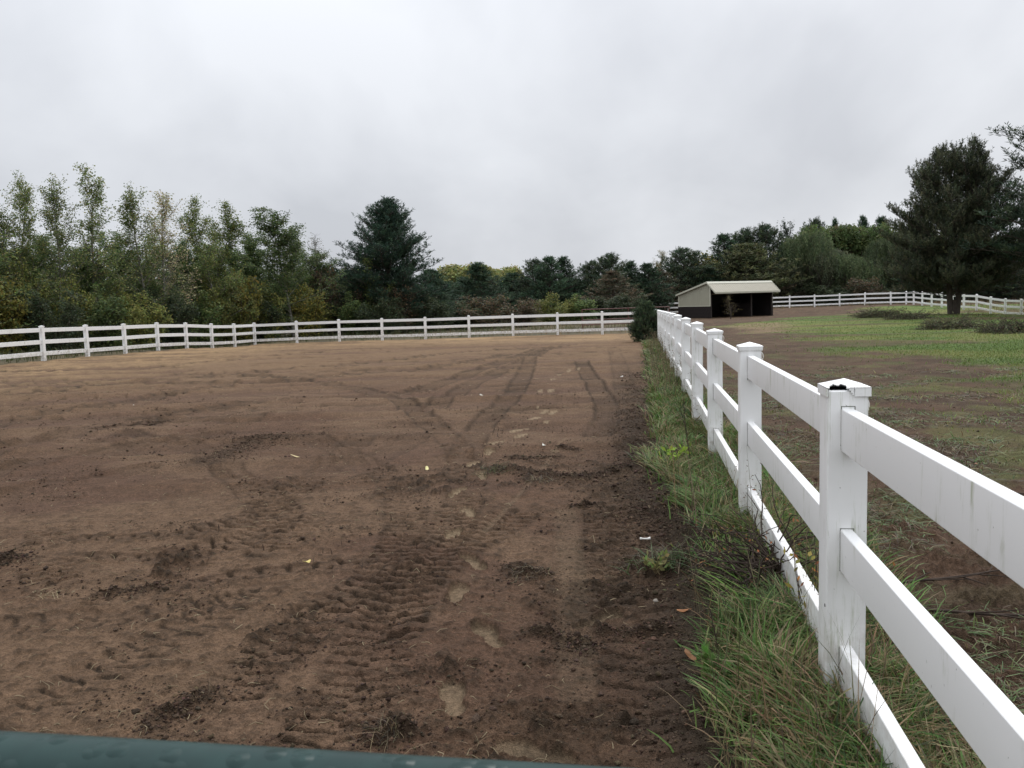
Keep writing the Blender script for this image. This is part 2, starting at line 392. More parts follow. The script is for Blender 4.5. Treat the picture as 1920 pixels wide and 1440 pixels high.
    z = z+det*(1-.85*f)*(1-.6*flatn)+zz*(1-.8*f)+lugz*lo-.017*f+.0015*f*np.sin(y*420)
    if not colour: return z, A, G, PAD
    # soil colours
    def C(*c): return np.array(c)[None,:]
    base = C(.134,.080,.049); dkc = C(.040,.028,.018); red = C(.122,.070,.048); tan = C(.33,.222,.120); olive = C(.095,.083,.055)
    k = ss(.35,.65,fbm(x*.5,y*.7,4,81))[:,None]
    col = base*(1-k*.5)+np.array([.166,.103,.064])[None,:]*k*.5
    rd = (ss(.52,.68,fbm(x*.9+20,y*.9,3,82))*.5)[:,None]; col = col*(1-rd)+red*rd
    # sandy tan towards the far and left edges of the arena
    dE = poly_sd(x, y, [tuple(LEFT[0]-dl*30), tuple(PC), tuple(B_end), (FX+30,44), (FX+30,-30)])
    sand = ss(17, 2, dE+5*(drag-.5)*2)*ss(10,24,r)
    sand = sand*(.35+.65*ss(.38,.6,drag+.25*(fbm(x*.6,y*1.4,3,83)-.5)))
    sand = np.maximum(sand*ss(-2,-9,x)+sand*.6*ss(-12,-2,x), ss(5.5,2,np.hypot((x+1.2)/1.2,(y-39.5)/1.6))*.9*(x<FX-.4))
    farm = ss(8,24,r)*.32*A; sand = np.maximum(sand, farm*(.4+.9*drag))
    sand = np.clip(sand,0,1)[:,None]; col = col*(1-sand)+tan*sand
    plate = (ss(.50,.64,fbm(x*.45+5,y*.9+x*.2,4,84))*.55*A*(1-np.clip(rough*rough2,0,1))*np.clip(1-2.2*dark,0,1))[:,None]; col = col*(1-plate)+np.array([.198,.128,.079])[None,:]*plate
    strk = (ss(.50,.36,drag)*.5*ss(6,14,r))[:,None]; col = col*(1-strk)+np.array([.115,.07,.05])[None,:]*strk
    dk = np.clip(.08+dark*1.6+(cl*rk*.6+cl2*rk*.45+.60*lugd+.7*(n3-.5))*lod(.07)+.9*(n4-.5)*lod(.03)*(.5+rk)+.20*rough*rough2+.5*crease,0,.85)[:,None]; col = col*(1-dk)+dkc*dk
    fp = (np.maximum(f*(.60+.38*ss(3.2,7,r)), flatn*.22))[:,None]; col = col*(1-fp)+np.array([.27,.20,.125])[None,:]*fp
    # edge strip by the fence: dark wet loam
    es = (ss(-.75,-.05,x)*ss(.9,.3,x)*ss(26,12,y)*.75*(.5+.5*rough2))[:,None]; col = col*(1-es)+dkc*es
    # outside the arena
    grass = np.array([.095,.145,.036])[None,:]; grass2 = np.array([.15,.165,.05])[None,:]; mud = np.array([.100,.061,.039])[None,:]
    gm = ss(.35,.65,fbm(x*.35,y*.6,4,91))[:,None]
    gcol = grass*(1-gm)+grass2*gm
    streak = ss(.54,.66,fbm(x*.16+3,y*.55+x*.1,4,93))
    patch = ss(.56,.72,fbm(x*1.2,y*1.2,4,94))*.55*ss(40,10,y)*ss(.5,2,x)
    Gm = np.clip(G*(1-.75*streak)+(1-G)*patch*.7,0,1)[:,None]
    mk = ss(.4,.65,fbm(x*2.2,y*2.2,4,95))[:,None]
    mudc = mud*(1-mk*.5)+dkc*mk*.5
    hay = (ss(.5,.7,fbm(x*3.1,y*3.1,3,96))*.4)[:,None]; mudc = mudc*(1-hay)+np.array([.13,.105,.06])[None,:]*hay
    pcol = mudc*(1-Gm)+gcol*Gm
    lt = (ss(-.5,1.5,poly_sd(x,y,LIGHTG)+.8*jit)*.8)[:,None]; pcol = pcol*(1-lt)+np.array([.22,.155,.095])[None,:]*lt
    ver = (ss(.3,.6,x)*ss(1.2,.8,x)*ss(34,24,y))[:,None]; pcol = pcol*(1-.6*ver)+np.array([.035,.042,.018])[None,:]*.6*ver
    rest = olive*(1-gm*.5)+np.array([.16,.125,.07])[None,:]*gm*.5
    pd = PAD[:,None]; out = pcol*pd+rest*(1-pd)
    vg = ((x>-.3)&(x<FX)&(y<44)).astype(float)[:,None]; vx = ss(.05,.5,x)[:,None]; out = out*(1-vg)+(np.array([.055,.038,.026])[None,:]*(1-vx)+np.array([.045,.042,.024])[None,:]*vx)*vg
    a = A[:,None]; col = col*a+out*(1-a)
    return z, col

def build_ground():
    fine = np.arange(-43, 35, .067)            # degrees from +Y, fine over the view
    left = np.arange(-180, -43, 2.0); right = np.arange(35.0, 180, 2.0)
    az = np.radians(np.concatenate([left, fine, right]))
    rr = [.25]; 
    while rr[-1] < 1500:
        r = rr[-1]; st = r*r/(851*H)*.95
        if r < 2.6: st = max(.012, st)
        rr.append(r+min(max(st,.007), .35 if r < 95 else max(.35, r*.05)))
    rr = np.array(rr); nr, na = len(rr), len(az)
    RR, AA = np.meshgrid(rr, az, indexing='ij')
    x = (RR*np.sin(AA)).ravel(); y = (RR*np.cos(AA)).ravel()
    z = np.zeros_like(x); col = np.zeros((len(x),3))
    for i in range(0, len(x), 200000):
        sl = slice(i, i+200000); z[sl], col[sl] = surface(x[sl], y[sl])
    idx = np.arange(nr*na).reshape(nr, na)
    j1 = np.roll(idx, -1, axis=1)
    Q = np.stack([idx[:-1].ravel(), j1[:-1].ravel(), j1[1:].ravel(), idx[1:].ravel()], 1)[:, ::-1]
    print('ground verts', len(x), nr, na)
    V = np.stack([x,y,z],1)
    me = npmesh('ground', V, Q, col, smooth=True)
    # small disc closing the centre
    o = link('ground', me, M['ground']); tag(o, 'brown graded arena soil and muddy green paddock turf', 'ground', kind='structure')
build_ground()

# ------------------------------------------------------------ leaf / blade builders
def unit(a): return a/(np.linalg.norm(a, axis=-1, keepdims=True)+1e-9)
def rdir(n): return unit(rng.normal(size=(n,3)))
def leaves(name, c, d, L, W, col, flop=.6):
    n = len(c); d = unit(d); s = unit(np.cross(d, rdir(n)))
    L = np.broadcast_to(np.asarray(L, float).reshape(-1,1), (n,1)); W = np.broadcast_to(np.asarray(W, float).reshape(-1,1), (n,1))
    V = np.stack([c, c+d*L*.5+s*W*.5, c+d*L, c+d*L*.5-s*W*.5], 1).reshape(-1,3)
    Q = np.arange(4*n).reshape(n,4)
    return npmesh(name, V, Q, np.repeat(col, 4, axis=0))
def blades(name, base, h, w, lean, col, curve=.5):
    """curved blades: lean = horizontal vector, 3 quads each, the tip droops"""
    n = len(base); h = h.reshape(-1,1); w = w.reshape(-1,1)
    sd = unit(np.stack([-lean[:,1], lean[:,0], .25*rng.normal(size=n)], 1))+.5*rdir(n); sd = unit(sd)*w*.5
    ll = np.minimum(np.linalg.norm(lean, axis=1, keepdims=True), 1.6); l3 = np.concatenate([lean, np.zeros((n,1))], 1); upv = np.array([[0,0,1.0]])
    L = []
    for t, ww in ((0,1.),(.36,.95),(.72,.7),(1.,.10)):
        p = base+upv*h*(t-.48*ll*curve*2*t*t*.62)+l3*h*t**1.5*.85
        L += [p-sd*ww, p+sd*ww]
    V = np.stack(L, 1).reshape(-1,3)
    q = np.array([[0,1,3,2],[2,3,5,4],[4,5,7,6]])
    Q = (np.arange(n)[:,None,None]*8+q[None]).reshape(-1,4)
    return npmesh(name, V, Q, np.repeat(col, 8, axis=0))
def pal(n, cols, w=None, j=.18):
    cols = np.array(cols); i = rng.choice(len(cols), n, p=w); c = cols[i]
    return np.clip(c*(1+j*rng.normal(size=(n,1)))*(1+.06*rng.normal(size=(n,3))), .004, 1)
def tubes(name, segs, k=5):
    S = np.array(segs, float); n = len(S); p0 = S[:,0:3]; p1 = S[:,3:6]; r0 = S[:,6:7]; r1 = S[:,7:8]
    t = unit(p1-p0); ref = np.where(np.abs(t[:,2:3])>.9, np.array([[1.0,0,0]]), np.array([[0,0,1.0]]))
    a = unit(np.cross(t, ref)); b = np.cross(t, a); V = []
    for p,r in ((p0,r0),(p1,r1)):
        for j in range(k):
            an = 2*math.pi*j/k; V.append(p+r*(math.cos(an)*a+math.sin(an)*b))
    V = np.stack(V, 1).reshape(-1,3); q = np.array([[j,(j+1)%k,k+(j+1)%k,k+j] for j in range(k)])
    Q = (np.arange(n)[:,None,None]*2*k+q[None]).reshape(-1,4)
    return npmesh(name, V, Q, None, True)
def norm(a): return a/(math.sqrt(float(a@a))+1e-9)
UP = np.array([0,0,1.0])
def limb(segs, p, d, L, r, n=6, up=.0, wob=.12, r1=None):
    pts = [p]; st = L/n; r1 = r*.25 if r1 is None else r1
    for i in range(n):
        d = norm(d+UP*up/n+wob*rng.normal(size=3)*.6); q = p+d*st
        segs.append((*p,*q, r+(r1-r)*i/n, r+(r1-r)*(i+1)/n)); p = q; pts.append(p)
    return pts, d

# each prototype returns (trunk_mesh, crown_mesh, H, R): nominal height and half-width
def t_aspen(H=8, R=1.5, seed=0, n=5200, cols=None, low=.12, lean=0., dens=1., leafs=.072):
    global rng; rng = np.random.default_rng(seed)
    segs = []; pts, d = limb(segs, np.zeros(3), norm(np.array([lean,0,1.0])), H, .075, 14, .2, .05, .008)
    C = []; D = []
    nb = 46
    for i in range(nb):
        t = low+(1-low)*(i+rng.random())/nb; f = t*14; k = min(int(f),13); p = pts[k]+(pts[k+1]-pts[k])*(f-k)
        a = rng.random()*6.283; el = R_(28+38*t+rng.normal()*6)
        prof = (1.0-.62*t)*(.45+1.0*rng.random()) if t > .25 else .8
        L = R*1.25*prof+.2
        dd = np.array([math.cos(a)*math.cos(el), math.sin(a)*math.cos(el), math.sin(el)])
        bp, e = limb(segs, p, dd, L, .022*(1.2-t), 5, .5, .15, .004)
        for j in range(1,6):
            for m_ in range(2):
                q = bp[j]; tl = .35*L*(.4+rng.random())*(1-.08*j)+.1
                td = norm(norm(bp[j]-bp[j-1])*.6+rng.normal(size=3)*.55+UP*.2)
                segs.append((*q,*(q+td*tl),.006,.003))
                for s in np.linspace(.15,1.05,5): C.append(q+td*tl*s)
        if t > .9: C += [p]*3
    for s in np.linspace(.72,1.0,18):
        f = s*14; k = min(int(f),13); C.append(pts[k]+(pts[k+1]-pts[k])*(f-k))
    C = np.array(C); idx = rng.integers(0, len(C), int(n*dens)); c = C[idx]+rng.normal(size=(len(idx),3))*.085
    d = rdir(len(c))+np.array([[0,0,-.4]])
    cols = cols or [(.10,.14,.045),(.14,.17,.055),(.07,.11,.04),(.21,.20,.075)]
    zt = c[:,2]/H
    col = pal(len(c), cols, None, .22)
    return tubes('trunk', segs, 5), leaves('crown', c, d, rng.uniform(.7,1.3,len(c))*leafs, rng.uniform(.7,1.2,len(c))*leafs*.85, col), H, R
def t_shrub(H=3, R=1.4, seed=0, n=5200, cols=None, leafs=.10, stems=12, cone=.3):
    global rng; rng = np.random.default_rng(seed)
    segs = []; C = []
    for i in range(stems):
        a = rng.random()*6.283; sp = rng.random()**.6; dd = norm(np.array([math.cos(a)*sp*R/H*1.1, math.sin(a)*sp*R/H*1.1, 1.0]))
        L = H*(1-cone*sp)*(.75+.3*rng.random())
        pts, e = limb(segs, np.array([math.cos(a)*.12*R*sp, math.sin(a)*.12*R*sp, -.05]), dd, L, .03, 8, .1, .12, .005)
        for j in range(1,9):
            for m_ in range(4):
                td = norm(rng.normal(size=3)+UP*.35); tl = R*.42*(.4+.8*rng.random())*(1.15-j/11)
                segs.append((*pts[j],*(pts[j]+td*tl),.007,.003))
                for s in (.3,.5,.7,.85,1.): C.append(pts[j]+td*tl*s)
    C = np.array(C); idx = rng.integers(0,len(C),n); c = C[idx]+rng.normal(size=(n,3))*.09; c[:,2] = np.maximum(c[:,2], .02)
    cols = cols or [(.055,.085,.033),(.085,.12,.042),(.12,.145,.048)]
    return tubes('trunk', segs, 4), leaves('crown', c, rdir(n), rng.uniform(.7,1.3,n)*leafs, rng.uniform(.6,1.1,n)*leafs*.8, pal(n,cols,None,.22)), H, R
def t_pine(H=9, R=3, seed=0, z0=.06, whorl=26, nb=6, cols=None, prof=None, nl=.13, nw=.022, per=13, upt=.55, shoot=.26, twin=False, el0=8, tw=9, thick=.16, sub=4):
    global rng; rng = np.random.default_rng(seed)
    prof = prof or (lambda t: (1-t**1.5)*(.62+.38*min(1,t*5)))
    segs = []; trunks = []
    if twin:
        limb(segs, np.array([0,0,-.1]), UP, 1.0, thick*1.3, 3, 0, .02, thick*1.1)
        for sx in (-1,1):
            trunks.append(limb(segs, np.array([sx*thick*.9,0,-.1]), norm(np.array([sx*.06,rng.normal()*.08,1.0])), H*.97, thick*1.0, 14, .22, .04, .02)[0])
    else: trunks.append(limb(segs, np.array([0,0,-.1]), UP, H, thick, 14, .3, .02, .015)[0])
    SC = []; SD = []
    for i in range(whorl):
        t = z0+(1-z0)*(i+.5*rng.random())/whorl
        for b in range(nb):
            pts = trunks[(b+i)%len(trunks)]
            tt = min(.99, max(.02, t+rng.normal()*.012)); f = tt*14; k = min(int(f),13); p = pts[k]+(pts[k+1]-pts[k])*(f-k)
            a = 6.283*b/nb+rng.normal()*.35+i*1.3; L = R*prof(tt)*(.62+.5*rng.random())+.15
            if twin:
                off = math.cos(a)*p[0]; L = max(.3, L-off*.6)
            el = R_(el0+55*tt**2+rng.normal()*8)
            d = np.array([math.cos(a)*math.cos(el), math.sin(a)*math.cos(el), math.sin(el)])
            n = 7; bp, e = limb(segs, p, d, L, .012+.022*L/3, n, upt*.6, .1, .006)
            ntw = max(3, int(tw*L/3)+2)
            for j in range(ntw):
                s = .22+.78*(j+rng.random()*.7)/ntw; g = min(s,.999)*n; kk = int(g); q = bp[kk]+(bp[kk+1]-bp[kk])*(g-kk)
                ax = norm(bp[min(kk+1,n)]-bp[kk]); side = norm(np.cross(ax, UP))*(1 if j%2 else -1)
                tl = (.16+.34*L*(1.05-s))*(.6+.7*rng.random()); tl = min(tl, 1.5)
                td = norm(ax*.65+side*.8+UP*(.12+upt*.3)+rng.normal(size=3)*.15)
                segs.append((*q,*(q+td*tl),.010,.004))
                ns = max(2, int(sub*tl/.55)+1)
                for m_ in range(ns):
                    s2 = (m_+.6)/ns; c0 = q+td*tl*s2+rng.normal(size=3)*.05
                    sd = norm(td*.5+UP*upt+rng.normal(size=3)*.35); SC.append(c0); SD.append(sd)
            SC.append(bp[-1]); SD.append(norm(e+UP*upt))
    SC = np.array(SC); SD = np.array(SD); n = len(SC)
    sl = shoot*rng.uniform(.6,1.3,n)
    c = np.repeat(SC, per, 0)+np.repeat(SD, per, 0)*(np.repeat(sl,per)*rng.random(n*per))[:,None]
    d = unit(np.repeat(SD,per,0)*1.0+rdir(n*per)*.85)
    cols = cols or [(.018,.034,.020),(.026,.046,.026),(.035,.056,.030)]
    colS = pal(n, cols, None, .2); col = np.repeat(colS, per, 0)*(1+.15*rng.normal(size=(n*per,1)))
    m = n*per; print('pine', seed, n, m)
    return tubes('trunk', segs, 6), leaves('crown', c, d, rng.uniform(.7,1.3,m)*nl, nw, np.clip(col,.003,1)), H, R
def t_willow(H=8, R=4, seed=0, strands=1500, cols=None, leafs=.17, round_=False):
    global rng; rng = np.random.default_rng(seed)
    segs = []; limb(segs, np.array([0,0,-.1]), UP, H*.35, .3, 4, 0, .03, .22); C = []; D = []
    for i in range(16):
        a = rng.random()*6.283; e = R_(30+55*rng.random())
        limb(segs, np.array([0,0,H*.25]), np.array([math.cos(a)*math.cos(e),math.sin(a)*math.cos(e),math.sin(e)]), H*.55, .12, 6, .2, .12, .02)
    # lobes give the crown its uneven outline
    lob = [np.array([R*.62*math.cos(a)*q, R*.62*math.sin(a)*q, H*(.50+.30*z)]) for a,q,z in zip(rng.random(14)*6.283, rng.random(14)**.5, rng.random(14))]
    lob.append(np.array([0,0,H*.72]))
    for i in range(strands):
        l = lob[rng.integers(len(lob))]; dd = norm(rng.normal(size=3)+UP*.7); rr = R*.38*(.75+.25*rng.random())
        p = l+dd*np.array([rr,rr,min(rr,H*.27)])
        Ls = (.5+1.9*rng.random())*H/8*(.45 if round_ else 1.)
        k = 20; s = np.linspace(0,1,k)[:,None]; out = dd*np.array([1,1,0])
        q = p+out*.35*s-UP*Ls*s**1.4+rng.normal(size=(k,3))*(.16 if round_ else .07)
        C.append(q)
    C = np.concatenate(C); C[:,2] = np.maximum(C[:,2], .15); n = len(C)
    cols = cols or [(.065,.085,.04),(.085,.105,.05),(.05,.07,.035)]
    colS = np.repeat(pal(strands, cols, None, .2), 20, 0)*(1+.12*rng.normal(size=(n,1)))
    d = rdir(n)*(.9 if round_ else .45)+np.array([[0,0,-1.0 if not round_ else -.2]])
    return tubes('trunk', segs, 6), leaves('crown', C, d, rng.uniform(.7,1.3,n)*leafs, leafs*.42 if not round_ else leafs*.75, np.clip(colS,.003,1)), H, R

GRN = [(.09,.13,.042),(.125,.155,.05),(.06,.09,.034),(.18,.18,.06)]
PR = {}
PR['aspen1'] = t_aspen(8,1.7,11,9500); PR['aspen2'] = t_aspen(8,1.5,12,9000); PR['aspen3'] = t_aspen(8,1.6,13,13000, cols=GRN, low=.08)
PR['aspenL'] = t_aspen(8.5,1.15,14,6500, lean=.06, dens=1.); PR['aspenP'] = t_aspen(7.5,1.3,15,4200, cols=[(.22,.21,.11),(.26,.20,.12),(.14,.16,.07),(.30,.27,.17)])
PR['aspenD'] = t_aspen(8,1.9,16,19000, cols=[(.065,.10,.038),(.09,.13,.045),(.05,.08,.032),(.13,.155,.055)], low=.05, leafs=.08)
PR['aspenT'] = t_aspen(7,1.0,17,450, cols=[(.16,.13,.09),(.10,.10,.06)])
PR['sap'] = t_aspen(7,1.0,18,420, cols=[(.26,.22,.07),(.14,.12,.06)]); PR['shrubA'] = t_shrub(3.2,1.5,21,7500); PR['shrubB'] = t_shrub(3.0,1.7,22,7500, cols=[(.08,.10,.03),(.13,.14,.04),(.17,.165,.05)])
PR['shrubY'] = t_shrub(3.0,1.2,23,5200, cols=[(.17,.145,.035),(.14,.14,.04),(.11,.12,.038),(.21,.175,.045)], leafs=.11)
PR['shrubD'] = t_shrub(3.2,1.7,24,8000, cols=[(.03,.045,.024),(.045,.06,.03),(.055,.065,.03)])
PR['shrubR'] = t_shrub(3.0,1.5,25,5200, cols=[(.085,.055,.035),(.065,.06,.035),(.05,.06,.03),(.12,.08,.045)], leafs=.09)
PR['coneG'] = t_shrub(4.2,1.0,26,7000, cols=[(.085,.11,.03),(.12,.14,.04),(.06,.08,.03)], cone=.65, leafs=.09)
PR['pine1'] = t_pine(7,2.6,31,.05,20,6,nl=.20,nw=.04,per=11,shoot=.28,tw=8,sub=3)
PR['pine2'] = t_pine(7,2.3,32,.05,19,6,nl=.20,nw=.04,per=11,shoot=.28,tw=8,sub=3, prof=lambda t:(1-t**1.9)*(.6+.4*min(1,t*4)))
PR['pine3'] = t_pine(7,3.0,33,.05,19,6,nl=.20,nw=.04,per=11,shoot=.28,tw=8,sub=3, prof=lambda t:(1-t**2.6)**.8*(.65+.35*min(1,t*4)), cols=[(.022,.035,.022),(.03,.045,.026),(.045,.058,.028)])
PR['pineO'] = t_pine(7,3.6,34,.04,20,7,nl=.20,nw=.045,per=11,shoot=.28,tw=9,sub=3, prof=lambda t:(1-t**2.2)*(.75+.25*min(1,t*4)), cols=[(.035,.045,.022),(.055,.06,.028),(.075,.078,.035)])
PR['pineB'] = t_pine(6,2.4,35,.04,17,6,nl=.18,nw=.04,per=11,shoot=.24,tw=8,sub=3, cols=[(.05,.045,.028),(.06,.05,.03),(.035,.04,.024),(.075,.055,.035)])
PR['willow'] = t_willow(8,4,41,1700); PR['willowG'] = t_willow(8,3.6,42,1500, cols=[(.075,.085,.05),(.09,.10,.06),(.06,.075,.045)])
PR['round'] = t_willow(8,3.8,43,1500, cols=[(.055,.085,.03),(.075,.105,.038),(.09,.11,.04)], round_=True, leafs=.2)
PR['roundT'] = t_willow(8,3.4,44,1300, cols=[(.10,.085,.045),(.12,.095,.05),(.075,.08,.04)], round_=True, leafs=.2)
PR['roundY'] = t_willow(8,4.5,45,1400, cols=[(.19,.19,.07),(.15,.17,.06),(.11,.14,.05),(.23,.22,.08)], round_=True, leafs=.3)
PR['sparse'] = t_aspen(8,2.2,46,2600, cols=[(.03,.045,.03),(.04,.055,.035)], low=.25, leafs=.14)
BARK = {'aspen1','aspen2','aspen3','aspenP','aspenL','aspenD','aspenT'}
for k_,(t_,c_,a_,b_) in PR.items():
    t_.materials.append(M['palebark'] if k_ in BARK else M['bark']); c_.materials.append(M['needle'] if 'pine' in k_ else M['leaf'])

used_labels = set()
BND = {}
def bounds(me):
    v_ = np.empty(len(me.vertices)*3, dtype=np.float32); me.vertices.foreach_get('co', v_); v_ = v_.reshape(-1,3)
    return float(np.percentile(v_[:,2], 99.8)), float(np.percentile(np.hypot(v_[:,0], v_[:,1]), 95))
OFF = {}
def topoff(kind):
    if kind not in OFF:
        me = PR[kind][1]; v_ = np.empty(len(me.vertices)*3, dtype=np.float32); me.vertices.foreach_get('co', v_); v_ = v_.reshape(-1,3)
        t = v_[v_[:,2] > np.percentile(v_[:,2], 93)]; OFF[kind] = (float(t[:,0].mean()), float(t[:,1].mean()))
    return OFF[kind]
def plant(kind, name, cat, px, topy, depth, width, label, group, rz=None, base_y=None):
    tr, cr, H0, R0 = PR[kind]
    if kind not in BND: BND[kind] = bounds(cr)
    H0, R0 = BND[kind]; width *= 1.38 if 'aspen' in kind else (1.15 if 'pine' in kind else 1.1)
    p = at(px, depth, 0); zg = zb(p[0], p[1])
    ztop = zat(px, topy, depth); hh = ztop-zg; ww = width*depth/F
    rz = random.random()*6.28 if rz is None else rz; sx = ww/2/R0
    if 'aspen' in kind:            # a curved stem carries its top off centre: set the foot so that the top stands in place
        ox, oy = topoff(kind); p = p-np.array([(ox*math.cos(rz)-oy*math.sin(rz))*sx, (ox*math.sin(rz)+oy*math.cos(rz))*sx, 0])
    o = empty(name, (p[0], p[1], zg), rz, (sx, sx, hh/H0))
    assert label not in used_labels, label
    used_labels.add(label)
    tag(o, label, cat, group)
    for nm, me in (('trunk', tr), ('crown', cr)):
        c = bpy.data.objects.new(nm, me); COL.objects.link(c); c.parent = o
    return o

# ------------------------------------------------------------ trees on the left, behind the arena fence
G1 = 'young aspens behind the arena fence'; G2 = 'shrubs and saplings along the left tree line'; G3 = 'pines beyond the back fence'; G4 = 'brush behind the back fence'; G5 = 'trees behind the horse shelter'
for a in [
 ('aspen3','aspen_tree','tree',-30,385,35,150,'green aspen cut off by the left edge of the view, tall behind the fence',G1),
 ('aspen1','aspen_tree','tree',18,392,37,110,'bushy yellowish green aspen furthest left, before the pair with airy tops',G1),
 ('aspen1','aspen_tree','tree',66,332,38,84,'airy aspen with a thin spire top above the first full fence post at left',G1),
 ('aspen2','aspen_tree','tree',122,338,39,96,'airy wide topped aspen just left of the tallest leaning aspen',G1),
 ('aspenL','aspen_tree','tree',190,314,40,84,'tallest aspen, its thin bare looking tip leaning right',G1),
 ('aspen2','aspen_tree','tree',266,352,43,100,'airy aspen right of the tallest leaning one, sky showing through its top',G1),
 ('aspenP','aspen_tree','tree',325,364,45,74,'pale pinkish brown thinning aspen between two green ones',G1),
 ('aspen3','aspen_tree','tree',379,372,47,86,'dense green aspen just right of the pale pinkish one',G1),
 ('aspen3','aspen_tree','tree',440,382,49,100,'dense dark green aspen with a rounded top left of the widest one',G1),
 ('aspenD','aspen_tree','tree',519,394,51,118,'widest dense green aspen, last full one before the big dark pine',G1),
 ('aspen3','aspen_tree','tree',556,428,54,70,'yellowish aspen leaning on the right flank of the widest green aspen',G1),
 ('aspenD','aspen_tree','tree',95,440,43,110,'shorter dark aspen filling the gap behind the two airy aspens at left',G1),
 ('aspenD','aspen_tree','tree',225,436,46,100,'shorter dark aspen behind and right of the tallest leaning aspen',G1),
 ('aspen3','aspen_tree','tree',300,440,49,90,'green aspen behind the left side of the pale pinkish aspen',G1),
 ('aspenD','aspen_tree','tree',350,448,50,90,'dark low aspen behind the right side of the pale pinkish aspen',G1),
 ('aspen3','aspen_tree','tree',410,438,53,90,'green aspen in the notch between the two dense rounded ones',G1),
 ('aspenD','aspen_tree','tree',480,436,55,90,'dark green aspen in the notch left of the widest aspen',G1),
 ('aspenD','aspen_tree','tree',30,460,41,110,'dark low aspen behind the yellowish aspen furthest left',G1),
 ('aspenD','aspen_tree','tree',165,465,45,100,'dark low aspen behind the trunk of the tallest leaning aspen',G1),
 ('aspenD','aspen_tree','tree',592,468,57,100,'low dense aspen in the gap before the big dark pine',G1),
 ('aspenT','aspen_tree','tree',598,440,56,60,'nearly bare thin sapling standing between the aspens and the big pine',G1),
 ]: plant(*a)
sh = ['shrubA','shrubB','shrubD','aspenD','shrubB','shrubA']
ordn = ['first','second','third','fourth','fifth','sixth','seventh','eighth','ninth','tenth']
left_px = [82,166,237,298,352,400,443,481,557,636]
